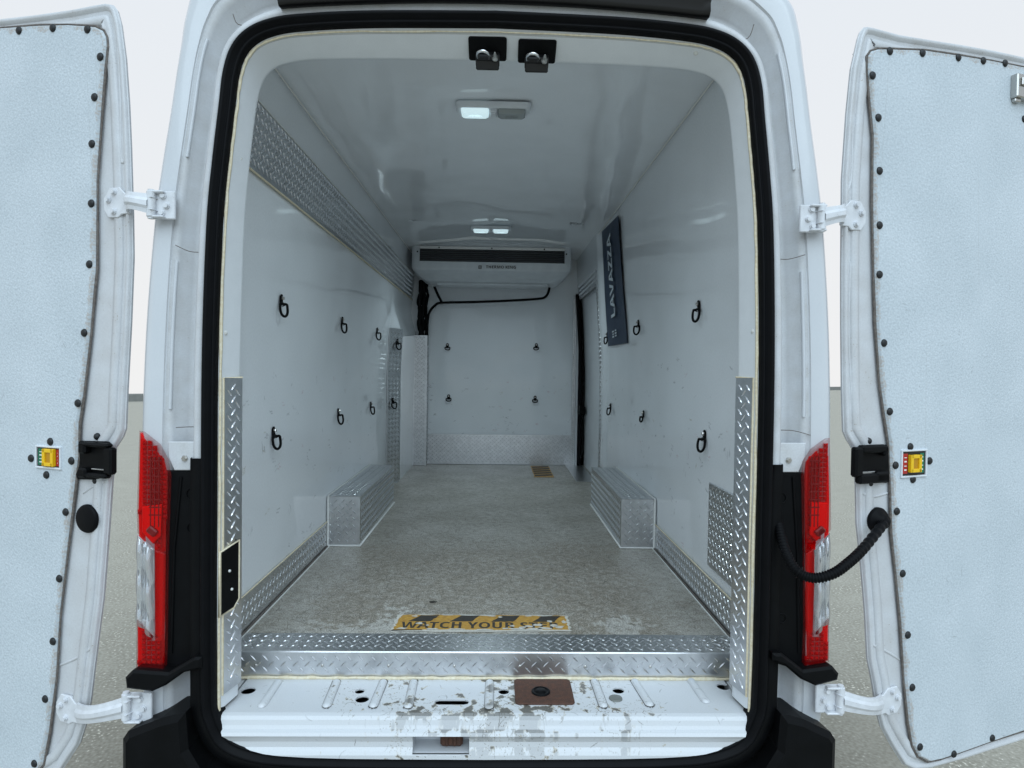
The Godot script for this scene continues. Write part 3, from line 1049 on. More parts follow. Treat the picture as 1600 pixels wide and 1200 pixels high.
	lathe(st, [[.018, 0.0], [.0178, .003], [.014, .004], [.0005, .004]], Transform3D(Basis(Vector3.RIGHT, -PI / 2), on_y(962, 1092, SILL)), 20)
	part("grey_plug", st, std(c8(112, 114, 110), .5), van)

func px_poly(pts: Array, z: float) -> PackedVector2Array:
	var r := PackedVector2Array()
	for q in pts:
		var p := on_z(q[0], q[1], z)
		r.append(Vector2(p.x, p.y))
	return r
func slab(parent: Node, called: String, pts: Array, z: float, depth: float, bev: float, mat: Material, label := "") -> MeshInstance3D:
	var st := newst()
	prism(st, px_poly(pts, z), Transform3D(Basis(), Vector3(0, 0, z)), depth, bev)
	return part(called, st, mat, parent, label)

# small tilted pyramids filling an outline, like moulded reflectors
func facets(st: SurfaceTool, poly: PackedVector2Array, z: float, cell: float) -> void:
	var box := Rect2(poly[0], Vector2())
	for p in poly:
		box = box.expand(p)
	for i in int(box.size.x / cell):
		for j in int(box.size.y / cell):
			var c := box.position + Vector2((i + .5) * cell, (j + .5) * cell)
			var h := cell * .47
			var inside := true
			for d in [Vector2(-h, -h), Vector2(h, -h), Vector2(h, h), Vector2(-h, h)]:
				inside = inside and Geometry2D.is_point_in_polygon(c + d, poly)
			if not inside:
				continue
			var tip := Vector3(c.x + rng.randf_range(-h, h) * .12, c.y + h * .35, z + .0075)
			var q := [Vector3(c.x - h, c.y - h, z), Vector3(c.x + h, c.y - h, z), Vector3(c.x + h, c.y + h, z), Vector3(c.x - h, c.y + h, z)]
			for m in 4:
				tri(st, tip, q[(m + 1) % 4], q[m])

func build_lamps_and_bumper() -> void:
	var red_up := [[[217, 673], [245, 695], [258, 720], [262, 745], [258, 866], [241, 859], [214, 833], [213, 800]], [[1297, 684], [1272, 702], [1259, 722], [1257, 745], [1259, 866], [1272, 858], [1299, 828], [1299, 780]]]
	var side := [[[241, 859], [258, 866], [257, 990], [241, 1000]], [[1272, 858], [1259, 866], [1260, 986], [1272, 995]]]
	var clearp := [[[214, 835], [240, 860], [240, 996], [213, 967]], [[1297, 833], [1273, 860], [1273, 991], [1296, 965]]]
	var red_lo := [[[213, 969], [240, 999], [257, 990], [255, 1048], [212, 1046]], [[1296, 967], [1273, 994], [1260, 986], [1258, 1041], [1296, 1035]]]
	var whole := [[[218, 676], [244, 698], [256, 722], [260, 745], [255, 1045], [214, 1043], [214, 960], [216, 835], [215, 800]], [[1295, 688], [1273, 704], [1261, 722], [1259, 745], [1260, 1038], [1294, 1033], [1295, 965], [1296, 830], [1297, 780]]]
	for k in 2:
		var z := .012
		var lamp := slab(van, "tail_lamp", whole[k], z - .030, .09, .004, M.red_inner, "red and clear tail lamp on the pillar below the hinge")
		slab(lamp, "red_lens", red_up[k], z, .022, .002, M.red)
		slab(lamp, "red_lens", red_lo[k], z, .022, .002, M.red)
		slab(lamp, "red_lens", side[k], z - .001, .021, .002, M.red)
		slab(lamp, "clear_lens", clearp[k], z - .002, .006, .002, M.clear)
		slab(lamp, "reflector_bowl", clearp[k], z - .026, .004, .001, M.bowl)
		# moulded facets behind the lenses
		var st := newst()
		var s := -1.0 if k == 0 else 1.0
		rng.seed = 700 + k
		facets(st, px_poly(red_up[k], z - .02), z - .0255, .0125)
		part("red_reflector", st, M.deep_red, lamp)
		st = newst()
		facets(st, px_poly(red_lo[k], z - .02), z - .0255, .0125)
		part("red_reflector", st, M.deep_red, lamp)
		slab(lamp, "brake_window", [[221, 792], [252, 788], [250, 838], [238, 850], [221, 832]] if k == 0 else [[1294, 786], [1266, 784], [1266, 836], [1277, 846], [1293, 826]], z - .012, .008, .003, M.red_inner)
		st = newst()
		var lx := px_poly([[232 if k == 0 else 1283, 720], [250 if k == 0 else 1265, 805]], z - .01)
		for j in 8:
			var yy := lerpf(lx[0].y, lx[1].y, j / 7.0)
			abox(st, Vector3(min(lx[0].x, lx[1].x), yy - .0016, z - .016), Vector3(max(lx[0].x, lx[1].x), yy + .0016, z - .011), .0005)
		for j in 3:
			var xx := lerpf(lx[0].x, lx[1].x, .15 + j * .35)
			abox(st, Vector3(xx - .0013, lx[1].y - .03, z - .0165), Vector3(xx + .0013, lx[0].y + .01, z - .0105), .0005)
		part("lens_grid", st, M.dark_red, lamp)
		st = newst()
		var cq := px_poly(clearp[k], z - .02)
		grid(st, steps(0, 1, 24), steps(0, 1, 48), func(u, v):
			var q2 := cq[0].lerp(cq[1], u).lerp(cq[3].lerp(cq[2], u), v)
			return Vector3(q2.x, q2.y, z - .024 + .010 * abs(sin(u * PI * 2.0)) + .008 * abs(sin(v * PI * 2.5))), 0, 1, 0, 1)
		part("clear_reflector", st, M.bowl, lamp)
		for j in 4:
			st = newst()
			var t0 := cq[0].lerp(cq[1], .2 + j * .2)
			var t1 := cq[3].lerp(cq[2], .2 + j * .2)
			tube(st, PackedVector3Array([Vector3(t0.x, t0.y - .006, z - .013), Vector3(t1.x, t1.y + .03, z - .013)]), .0011, 5)
			part("lens_rib", st, M.slit, lamp)
		st = newst()
		cbox(st, Transform3D(Basis(Vector3.BACK, s * .7), on_z(238 if k == 0 else 1281, 830, z - .006)), Vector3(.026, .018, .012), .003)
		part("side_marker", st, M.dark_red, lamp)
	# white bracket, black trim beside the lamps
	slab(van, "bracket_plate", [[262, 690], [312, 690], [312, 735], [272, 735], [263, 715]], -.012, .02, .002, M.jamb_paint)
	slab(van, "bracket_plate", [[1260, 692], [1212, 692], [1213, 738], [1248, 738], [1258, 716]], -.012, .02, .002, M.jamb_paint)
	for q in [[289, 716], [1232, 719]]:
		var st := newst()
		lathe(st, [[.008, 0.0], [.008, .003], [.0055, .003], [.0055, .008], [.0005, .008]], Transform3D(Basis(), on_z(q[0], q[1], -.012)), 6, false)
		part("bolt", st, M.steel, van)
	var trims := [[[259, 735], [314, 735], [311, 1042], [262, 1056], [256, 1040]], [[1257, 738], [1212, 738], [1208, 1036], [1256, 1050], [1260, 1030]]]
	for k in 2:
		var tr := slab(van, "pillar_trim", trims[k], -.014, .03, .004, M.plastic, "black plastic trim beside the tail lamp")
		var st := newst()
		for q in ([[301, 772, .016], [302, 825, .015], [303, 965, .010]] if k == 0 else [[1220, 778, .014], [1221, 966, .012]]):
			var c := on_z(q[0], q[1], -.013)
			var ring := PackedVector3Array()
			for j in 20:
				ring.append(c + Vector3(cos(TAU * j / 20) * q[2], sin(TAU * j / 20) * q[2], 0))
			tube(st, ring, .0022, 5, true)
		for q in ([[283, 745, 272, 860], [272, 860, 268, 1020]] if k == 0 else [[1239, 745, 1246, 860], [1246, 860, 1248, 1020]]):
			tube(st, PackedVector3Array([on_z(q[0], q[1], -.013), on_z(q[2], q[3], -.013)]), .004, 6)
		part("trim_ridge", st, M.plastic, tr)
		st = newst()
		var a := on_z(304 if k == 0 else 1214, 826 if k == 0 else 850, -.011)
		abox(st, a + Vector3(-.002, -.19, 0), a + Vector3(.002, 0, .003), .001)
		part("light_strip", st, M.jamb_paint, tr)
	var half := catmull(S_PTS, 6)
	var low := PackedVector2Array()
	for i in range(half.size() - 1, 0, -1):
		if half[i].y < 1.295:
			low.append(Vector2(-half[i].x, half[i].y))
	for i in half.size():
		if half[i].y < 1.295 and i < 60:
			low.append(half[i])
	var st3 := newst()
	loft(st3, [at_z(outward(low, -.004, false), .004), at_z(outward(low, -.003, false), .009), at_z(outward(low, .030, false), .009), at_z(outward(low, .036, false), -.012)], false, 1)
	part("lower_trim", st3, M.plastic, van)
	# ledge under each lamp
	slab(van, "bumper_ledge", [[194, 1060], [206, 1048], [262, 1052], [303, 1028], [314, 1028], [314, 1046], [286, 1052], [258, 1072], [236, 1082], [196, 1077]], .035, .10, .006, M.plastic)
	slab(van, "bumper_ledge", [[1312, 1054], [1302, 1042], [1256, 1048], [1222, 1022], [1208, 1022], [1208, 1034], [1226, 1040], [1252, 1062], [1276, 1073], [1310, 1064]], .035, .10, .006, M.plastic)
	# bumper
	var bp := PackedVector2Array([Vector2(-.895, .30), Vector2(-.895, .575), Vector2(-.882, .595), Vector2(-.80, .628), Vector2(-.742, .642), Vector2(-.735, .55), Vector2(-.70, .49), Vector2(-.62, .462), Vector2(-.4, .452), Vector2(.4, .452), Vector2(.62, .462), Vector2(.70, .49), Vector2(.735, .55), Vector2(.742, .642), Vector2(.80, .628), Vector2(.870, .595), Vector2(.883, .575), Vector2(.883, .30)])
	var st2 := newst()
	prism(st2, bp, Transform3D(Basis(), Vector3(0, 0, .055)), .22, .014)
	var bumper := part("rear_bumper", st2, M.plastic, van, "black plastic rear bumper")
	st2 = newst()
	abox(st2, Vector3(-.60, .36, .05), Vector3(.60, .40, .062), .004)
	for k in 26:
		var x := -.56 + k * .045
		abox(st2, Vector3(x, .442, -.05), Vector3(x + .02, .456, .045), .003)
	part("step_grip", st2, M.rubber, bumper)
	# wheels under the body
	for s in [-1.0, 1.0]:
		for z in [-1.76, -4.3]:
			var xf := Transform3D(Basis(Vector3.UP, s * PI / 2), Vector3(s * .80, .35, z))
			st2 = newst()
			lathe(st2, [[.20, 0.0], [.30, .0], [.34, .02], [.35, .05], [.35, .17], [.34, .20], [.30, .22], [.20, .20]], xf, 32)
			var wheel := part("wheel", st2, M.rubber, van)
			st2 = newst()
			lathe(st2, [[.20, .03], [.20, .19], [.18, .17], [.09, .15], [.06, .17], [.001, .17]], xf, 24)
			part("rim", st2, M.steel, wheel)

# ---------------------------------------------------------------- cargo doors
func build_door(s: float) -> void:
	var left := s < 0
	var th := deg_to_rad(20.0)
	var X := Vector3(cos(th), 0, -s * sin(th))
	var Z := Vector3(s * sin(th), 0, cos(th))
	var H := on_z(209 if left else 1313, 400, -.02)
	H.y = 0.0
	var T := Transform3D(Basis(X, Vector3.UP, Z), H)
	var Ti := T.affine_inverse()
	var loc := func(px: float, py: float, w := 0.0) -> Vector3:
		return Ti * on_plane(px, py, H + Z * w, Z)
	var loc2 := func(pts: Array, w := 0.0) -> PackedVector2Array:
		var r := PackedVector2Array()
		for q in pts:
			var p: Vector3 = loc.call(q[0], q[1], w)
			r.append(Vector2(p.x, p.y))
		return r
	var F := .88 * s
	var outer: PackedVector2Array
	var panel: PackedVector2Array
	if left:
		outer = loc2.call([[0, 26], [60, 19], [115, 11], [150, 4], [168, 1], [178, 3], [185, 12], [191, 35], [198, 88], [203, 160], [206, 230], [209, 330], [210, 400], [206, 505], [200, 617], [198, 672], [193, 686], [182, 703], [176, 760], [171, 832], [163, 937], [150, 1039], [144, 1090], [139, 1125], [126, 1165], [100, 1205], [70, 1225], [30, 1235]])
		panel = loc2.call([[0, 44], [60, 40], [105, 39], [148, 42], [160, 48], [165, 58], [166, 72], [162, 110], [157, 175], [150, 280], [149, 420], [145, 460], [140, 522], [129, 617], [122, 662], [121, 715], [115, 767], [105, 850], [92, 962], [86, 1060], [75, 1147], [66, 1195], [52, 1212], [20, 1218]], .01)
	else:
		outer = loc2.call([[1600, 86], [1550, 75], [1500, 66], [1450, 58], [1402, 50], [1362, 39], [1350, 37], [1343, 45], [1339, 56], [1328, 105], [1321, 175], [1314, 280], [1313, 420], [1313, 505], [1314, 610], [1316, 676], [1322, 690], [1332, 706], [1336, 760], [1337, 820], [1344, 885], [1350, 955], [1354, 1032], [1362, 1072], [1368, 1115], [1375, 1140], [1390, 1168], [1409, 1198], [1425, 1206], [1450, 1204], [1500, 1190], [1600, 1158]])
		panel = loc2.call([[1600, 105], [1550, 95], [1500, 87], [1447, 79], [1395, 77], [1372, 77], [1362, 80], [1357, 88], [1357, 110], [1360, 150], [1366, 210], [1365, 315], [1367, 420], [1370, 505], [1376, 596], [1383, 645], [1390, 690], [1393, 760], [1395, 832], [1402, 902], [1409, 972], [1414, 1060], [1421, 1130], [1427, 1165], [1436, 1182], [1451, 1190], [1470, 1186], [1500, 1176], [1550, 1158], [1600, 1141]], .01)
	var top_y := outer[0].y
	var bot_y := outer[outer.size() - 1].y
	var ext := PackedVector2Array([Vector2(F, bot_y - .004), Vector2(F, top_y + .01)])
	outer.append_array(ext)
	var ptop := panel[0].y
	var pbot := panel[panel.size() - 1].y
	panel.append_array(PackedVector2Array([Vector2(F - s * .03, pbot - .003), Vector2(F - s * .03, ptop + .008)]))
	outer = ccw(outer)
	panel = ccw(panel)
	var st := newst()
	outer = inset(outer, .007)
	prism(st, outer, Transform3D(), .010, .003)
	prism(st, inset(outer, .045), Transform3D(Basis(), Vector3(0, 0, -.0095)), .04, .004)
	# raised rim round the edge
	var rows := []
	for r in [[.002, -.001], [.003, .005], [.006, .007], [.012, .0065], [.017, .001], [.020, -.001]]:
		var row := PackedVector3Array()
		for p in inset(outer, r[0]):
			row.append(Vector3(p.x, p.y, r[1]))
		rows.append(row)
	loft(st, rows, true, 1)
	rows = []
	for r in [[.028, -.001], [.0285, .002], [.034, .0058], [.040, .0062], [.052, .0062], [.056, -.001]]:
		var row := PackedVector3Array()
		for p in inset(outer, r[0]):
			row.append(Vector3(p.x, p.y, r[1]))
		rows.append(row)
	loft(st, rows, true, 1)
	var door := part("cargo_door", st, M.door_paint, van, "white cargo door swung open, with a round black plug" if left else "white cargo door swung open, joined by a corrugated cable sleeve")
	door.transform = T
	# raised swage lines in the pressed metal between rim and liner
	st = newst()
	for line in ([[[183, 60], [188, 150], [189, 246], [196, 250]], [[181, 360], [186, 480], [183, 600]], [[92, 1040], [120, 1028], [143, 1012]], [[130, 770], [150, 757], [172, 750]]] if left else [[[1340, 90], [1333, 170], [1331, 270], [1324, 300]], [[1329, 410], [1326, 520], [1332, 640]], [[1362, 1007], [1385, 1018], [1408, 1032]], [[1346, 770], [1364, 776], [1388, 770]]]):
		var pts := []
		for q in line:
			pts.append(loc.call(q[0], q[1]) + Vector3(0, 0, -.0015))
		st = newst()
		tube(st, catmull3(pts, 4), .0042, 7)
		part("swage_line", st, M.door_paint, door)
	# fibreglass liner
	var h0 := bot_y - .03
	var h1 := 2.52
	var n := 1152
	var edge := PackedFloat32Array()
	edge.resize(n)
	for i in n:
		var y := lerpf(h1, h0, float(i) / n)
		var best := 1e9
		for k in panel.size():
			var a := panel[k]
			var b := panel[(k + 1) % panel.size()]
			if (a.y - y) * (b.y - y) <= 0.0 and abs(a.y - b.y) > 1e-6:
				best = min(best, s * lerpf(a.x, b.x, (y - a.y) / (b.y - a.y)))
		edge[i] = (best if best < 1e8 else 0.0) / .9
	var tops := PackedFloat32Array()
	tops.resize(448)
	for i in 448:
		var x := s * .9 * i / 448.0
		var best := -1e9
		for k in panel.size():
			var a := panel[k]
			var b := panel[(k + 1) % panel.size()]
			if (a.x - x) * (b.x - x) <= 0.0 and abs(a.x - b.x) > 1e-6:
				best = max(best, lerpf(a.y, b.y, (x - a.x) / (b.x - a.x)))
		tops[i] = (h1 - best) / (h1 - h0) if best > 0.0 else 0.0
	var lm := std(Color.WHITE, .5)
	lm.albedo_texture = tex_of(liner_image(101 if left else 131, edge, tops))
	bump(lm, 448, .30, 140, .45, 2, 1152)
	var cap := inset(panel, .004)
	st = newst()
	var idx := Geometry2D.triangulate_polygon(cap)
	var pv := func(p: Vector2, z: float, sg: int) -> void:
		st.set_smooth_group(sg)
		st.set_uv(Vector2(s * p.x / .9, (h1 - p.y) / (h1 - h0)))
		st.add_vertex(Vector3(p.x, p.y, z))
	for k in range(0, idx.size(), 3):
		for j in 3:
			pv.call(cap[idx[k + j]], .014, -1)
	for i in panel.size():
		var j := (i + 1) % panel.size()
		for q in [[cap[i], .014], [cap[j], .014], [panel[j], .009], [cap[i], .014], [panel[j], .009], [panel[i], .009], [panel[i], .009], [panel[j], .009], [panel[j], -.001], [panel[i], .009], [panel[j], -.001], [panel[i], -.001]]:
			pv.call(q[0], q[1], -1)
	var liner := part("liner_panel", st, lm, door, "white pebbled fibreglass liner")
	# dirty sealant line along the liner edge
	st = newst()
	var loop := PackedVector3Array()
	var rad := []
	rng.seed = 91 if left else 92
	var nb := panel.size() - 2
	for p in inset(panel, -.003):
		loop.append(Vector3(p.x, p.y, .0065))
		rad.append(rng.randf_range(.0022, .0042))
	tube(st, loop, rad, 6, true)
	part("edge_sealant", st, M.grime, door)
	# push fasteners
	st = newst()
	lathe(st, [[.0105, 0.0], [.0105, .0015], [.0085, .004], [.0045, .0056], [.0005, .006]], Transform3D(), 14)
	var fm := mesh_of(st, M.cap)
	var fast := [[30, 48], [83, 44], [137, 46], [157, 89], [148, 152], [144, 225], [143, 318], [140, 413], [132, 520], [122, 630], [112, 720], [103, 800], [93, 904], [83, 1002], [71, 1092], [54, 1193], [79, 690], [49, 716], [73, 742]]
	if not left:
		fast = [[1390, 80], [1441, 83], [1497, 90], [1536, 95], [1570, 99], [1363, 118], [1372, 184], [1374, 267], [1374, 352], [1374, 429], [1381, 536], [1390, 643], [1399, 727], [1401, 799], [1410, 896], [1418, 992], [1425, 1074], [1437, 1167], [1490, 1178], [1550, 1153], [1600, 186], [1422, 698], [1452, 720], [1426, 749]]
	for q in fast:
		put("push_fastener", fm, door, Transform3D(Basis(), loc.call(q[0], q[1], .014)))
	for q in ([[153, 682], [151, 751]] if left else [[1356, 689], [1358, 755]]):
		put("push_fastener", fm, door, Transform3D(Basis().scaled(Vector3(.9, .9, 1.6)), loc.call(q[0], q[1], .0)))
	# interior release switch
	var fr := [57, 695, 97, 734] if left else [1407, 703, 1446, 744]
	var a0: Vector3 = loc.call(fr[0], fr[1], .014)
	var a1: Vector3 = loc.call(fr[2], fr[3], .014)
	st = newst()
	var fw := .005
	for b in [[a0.x, a0.y - fw, a1.x, a0.y], [a0.x, a1.y, a1.x, a1.y + fw], [a0.x, a1.y + fw, a0.x + fw, a0.y - fw], [a1.x - fw, a1.y + fw, a1.x, a0.y - fw]]:
		abox(st, Vector3(b[0], b[1], .012), Vector3(b[2], b[3], .019), .001)
	var sw := part("release_switch", st, M.white_plastic, door, "yellow release button with green and red print")
	st = newst()
	abox(st, Vector3(a0.x + fw, a1.y + fw, .0125), Vector3(a1.x - fw, a0.y - fw, .0155), .0005)
	var am := mesh_of(st, M.black)
	var W := a1.x - a0.x
	var Hh := a0.y - a1.y
	var cells := [[.10, .30, M.green], [.80, .90, M.sign_red]] if left else [[.08, .26, M.sign_red], [.74, .90, M.green]]
	for c in cells:
		st = newst()
		abox(st, Vector3(a0.x + W * c[0], a1.y + Hh * .14, .0156), Vector3(a0.x + W * c[1], a0.y - Hh * .14, .0162), .0002)
		am = mesh_of(st, c[2], am)
	st = newst()
	for c in cells:
		for k in 4:
			var y := a1.y + Hh * (.25 + k * .15)
			abox(st, Vector3(a0.x + W * (c[0] + .05), y, .0163), Vector3(a0.x + W * (c[1] - .04), y + Hh * (.05 if k % 2 == 0 else .03), .0166), .0001)
	am = mesh_of(st, M.white_print, am)
	st = newst()
	var bc := Vector3(a0.x + W * (.57 if left else .50), (a0.y + a1.y) * .5, .0195)
	var bw := W * .20
	for e in [[-1, 0, .3, 1.0], [1, 0, .3, 1.0], [0, -1, 1.0, .3], [0, 1, 1.0, .3]]:
		cbox(st, Transform3D(Basis(), bc + Vector3(e[0] * bw * .8, e[1] * bw * .95, 0)), Vector3(bw * 2 * (.25 if e[0] != 0 else .999), bw * 2 * (.25 if e[1] != 0 else 1.2), .011), .001)
	am = mesh_of(st, M.yellow, am)
	st = newst()
	cbox(st, Transform3D(Basis(), bc + Vector3(0, 0, -.002)), Vector3(bw * 1.5, bw * 1.8, .008), .001)
	am = mesh_of(st, M.amber, am)
	put("button", am, sw)
	# black latch housing
	st = newst()
	var lp: PackedVector2Array
	if left:
		lp = loc2.call([[127, 688], [172, 689], [178, 697], [178, 738], [170, 745], [150, 749], [125, 748], [123, 740], [130, 722], [128, 705]])
	else:
		lp = loc2.call([[1384, 696], [1344, 695], [1334, 700], [1333, 720], [1335, 742], [1343, 748], [1380, 754], [1386, 752], [1385, 730]])
	prism(st, lp, Transform3D(Basis(), Vector3(0, 0, .010)), .012, .003)
	var lat := part("door_latch", st, M.plastic, door, "black latch housing with a silver edge")
	st = newst()
	var e0: Vector3
	var fr2 := [[128, 690, 172, 700], [165, 699, 178, 742], [125, 737, 170, 748], [126, 690, 137, 709], [125, 730, 138, 747]] if left else [[1344, 696, 1384, 706], [1334, 699, 1345, 745], [1340, 741, 1386, 753], [1378, 697, 1385, 712], [1366, 737, 1386, 752]]
	for b in fr2:
		var c0: Vector3 = loc.call(b[0], b[1], .02)
		var c1: Vector3 = loc.call(b[2], b[3], .02)
		abox(st, Vector3(c0.x, c1.y, .008), Vector3(c1.x, c0.y, .030), .005)
	part("housing_rim", st, M.plastic, lat)
	st = newst()
	for b in ([[163, 703, 166, 733], [141, 732, 165, 736], [160, 714, 164, 718]] if left else [[1343, 706, 1346, 737], [1344, 738, 1369, 741], [1345, 718, 1349, 722]]):
		var c0: Vector3 = loc.call(b[0], b[1], .02)
		var c1: Vector3 = loc.call(b[2], b[3], .02)
		abox(st, Vector3(c0.x, c1.y, .010), Vector3(c1.x, c0.y, .018), .001)
	part("silver_edge", st, M.alu, lat)
	# rubber plug or grommet
	var gp: Vector3 = loc.call(138 if left else 1369, 810 if left else 812, .005)
	st = newst()
	if left:
		lathe(st, [[.0375, 0.0], [.0375, .004], [.035, .008], [.031, .0095], [.0005, .010]], Transform3D(Basis(), gp), 32)
	else:
		lathe(st, [[.034, 0.0], [.034, .008], [.031, .013], [.018, .015], [.017, .03], [.001, .032]], Transform3D(Basis(), gp), 32)
	part("rubber_plug", st, M.rubber, door)
	# door stay bracket near the top of the right door
	if not left:
		st = newst()
		var b0: Vector3 = loc.call(1583, 116, .02)
		var b1: Vector3 = loc.call(1640, 168, .02)
		abox(st, Vector3(b0.x, b1.y, .012), Vector3(b1.x, b0.y, .034), .003)
		abox(st, Vector3(b0.x + .012, b0.y - .035, .034), Vector3(b1.x, b0.y - .012, .040), .002)
		abox(st, Vector3(b0.x + .005, b1.y - .010, .014), Vector3(b0.x + .03, b1.y, .026), .002)
		part("rod_guide", st, M.steel, door)
	# hinges
	for up in [true, false]:
		var dp: Vector3
		var pin: Vector3
		var bodyp: Vector3
		if left:
			dp = loc.call(182 if up else 106, 317 if up else 1108, .006)
			pin = on_z(236 if up else 197, 319 if up else 1104, .012)
			bodyp = on_z(255 if up else 219, 321 if up else 1104, .002)
		else:
			dp = loc.call(1334 if up else 1391, 337 if up else 1095, .006)
			pin = on_z(1284 if up else 1313, 340 if up else 1093, .012)
			bodyp = on_z(1268 if up else 1292, 342 if up else 1091, .002)
		pin = Ti * pin
		bodyp = Ti * bodyp
		var hh := .030 if up else .032
		var am2 := newst()
		# door plate
		var pl := PackedVector2Array()
		for q in [[-.040, .014], [-.022, .038], [.012, .038], [.030, .022], [.046, .021], [.046, -.030], [.020, -.030], [.008, -.038], [-.024, -.036], [-.040, -.016]]:
			pl.append(Vector2(dp.x - s * q[0], dp.y + q[1]))
		prism(am2, pl, Transform3D(Basis(), Vector3(0, 0, dp.z + .003)), .007, .0015)
		# curved arm
		var e1 := Vector3(dp.x - s * .04, dp.y, dp.z)
		var rows2 := []
		for k in 13:
			var t := k / 12.0
			var c := e1.lerp(pin, t)
			var bow := .022 * sin(PI * t)
			var hk := lerpf(.026, hh * .82, t) - .004 * sin(PI * t)
			var row := PackedVector3Array()
			for j in [[-1.0, 0.0], [-1.0, .006], [-.55, .008], [-.25, .013], [.25, .013], [.55, .008], [1.0, .006], [1.0, 0.0]]:
				row.append(c + Vector3(0, j[0] * hk, bow + j[1]))
			rows2.append(row)
		for j in 8:
			for k in 12:
				quad(am2, rows2[k][j], rows2[k][(j + 1) % 8], rows2[k + 1][(j + 1) % 8], rows2[k + 1][j], 10 + j)
		for e in [-1, 1]:
			tube(am2, PackedVector3Array([pin + Vector3(0, e * hh, 0), pin + Vector3(0, e * (hh + .006), 0)]), .0075, 10)
			cbox(am2, Transform3D(Basis(), pin + Vector3(0, e * hh * .5, -.001)), Vector3(.024, .0012, .0225), .0004)
		tube(am2, PackedVector3Array([pin + Vector3(0, -hh, 0), pin + Vector3(0, hh, 0)]), .0105, 14)
		# body plate with flanges
		var by := Ti.basis * Vector3(1, 0, 0)
		var bz := Ti.basis * Vector3(0, 0, 1)
		var bxf := Transform3D(Basis(by, Vector3.UP, bz), bodyp)
		cbox(am2, bxf, Vector3(.062, hh * 2.3, .008), .002)
		for k in [-1, 1]:
			cbox(am2, Transform3D(bxf.basis, bodyp + Vector3(0, k * hh * 1.02, 0) + bz * .008 + by * (s * .012)), Vector3(.040, .006, .020), .002)
		var hg := part("hinge", am2, M.hinge, door)
		st = newst()
		for q in [[-.003, .027], [-.022, .008], [-.004, -.022]]:
			st = newst()
			lathe(st, [[.0085, 0.0], [.0085, .004], [.0062, .004], [.0062, .010], [.0008, .010]], Transform3D(Basis(), Vector3(dp.x - s * q[0], dp.y + q[1], dp.z + .002)), 10, false)
			part("hinge_bolt", st, M.hinge, door)
		for q in [[-.012, .022], [-.002, -.002], [-.016, -.02]]:
			st = newst()
			lathe(st, [[.008, 0.0], [.008, .003], [.0058, .003], [.0058, .008], [.0008, .008]], bxf * Transform3D(Basis(), Vector3(-s * (.012 + q[0] * .8), q[1], .004)), 10, false)
			part("hinge_bolt", st, M.hinge, door)
	# corrugated cable sleeve between body and door
	if not left:
		var w0: Vector3 = T * (gp + Vector3(0, 0, .026))
		var pts := [w0, on_z(1350, 856, .05), on_z(1325, 880, .09), on_z(1300, 897, .105), on_z(1270, 903, .10), on_z(1245, 892, .08), on_z(1229, 866, .055), on_z(1220, 836, .02), on_z(1215, 812, -.008)]
		var c := catmull3(pts, 26)
		var rr := []
		for k in c.size():
			rr.append(.0128 if k % 4 < 2 else .0106)
		st = newst()
		tube(st, c, rr, 14)
		var sl := part("cable_sleeve", st, M.rubber, van, "black corrugated sleeve from body to door")
		st = newst()
		var k0 := int(c.size() * .60)
		tube(st, PackedVector3Array([c[k0], c[k0 + 1], c[k0 + 2]]), .0165, 14)
		part("sleeve_tie", st, M.plastic, sl)

# ---------------------------------------------------------------- fittings
func striker(px: float, py: float, label: String) -> void:
	var t := Vector3(0, -.041, -.069).normalized()
	var n := Vector3(0, -t.z, t.y).normalized()
	if n.z < 0:
		n = -n
	var yax := -t
	var xax := yax.cross(n).normalized()
	var xf := Transform3D(Basis(xax, yax, n), on_plane(px, py, Vector3(0, 2.327, -.045), n))
	var o := thing("door_striker", label, "striker", xf, "strikers above the opening")
	var st := newst()
	var poly := PackedVector2Array()
	for k in 28:
		var an := TAU * k / 28.0
		poly.append(Vector2(.042 * sign(cos(an)) + .007 * cos(an), .026 * sign(sin(an)) + .007 * sin(an)))
	prism(st, poly, Transform3D(Basis(), Vector3(0, 0, .006)), .006, .002)
	part("base_plate", st, M.plastic, o)
	st = newst()
	cbox(st, Transform3D(Basis(), Vector3(0, -.022, .014)), Vector3(.062, .034, .018), .003)
	cbox(st, Transform3D(Basis(Vector3.RIGHT, -.62), Vector3(0, -.030, .026)), Vector3(.060, .024, .010), .003)
	part("block", st, M.black, o)
	st = newst()
	var u := []
	for q in [[-.024, -.012, .022], [-.025, .004, .030], [-.018, .014, .036], [-.008, .016, .038], [.000, .010, .036], [.003, .000, .030], [.003, -.012, .024]]:
		u.append(Vector3(q[0], q[1], q[2]))
	tube(st, catmull3(u, 5), .0042, 8)
	part("shackle", st, M.chrome, o)
	st = newst()
	var d := Vector3(0, .9, .45).normalized()
	var bz := Basis.looking_at(-d, Vector3.RIGHT)
	lathe(st, [[.008, 0.0], [.008, .008], [.005, .010], [.005, .016], [.0035, .024], [.0006, .030]], Transform3D(bz, Vector3(.019, -.012, .026)), 12)
	part("pin", st, M.steel, o)

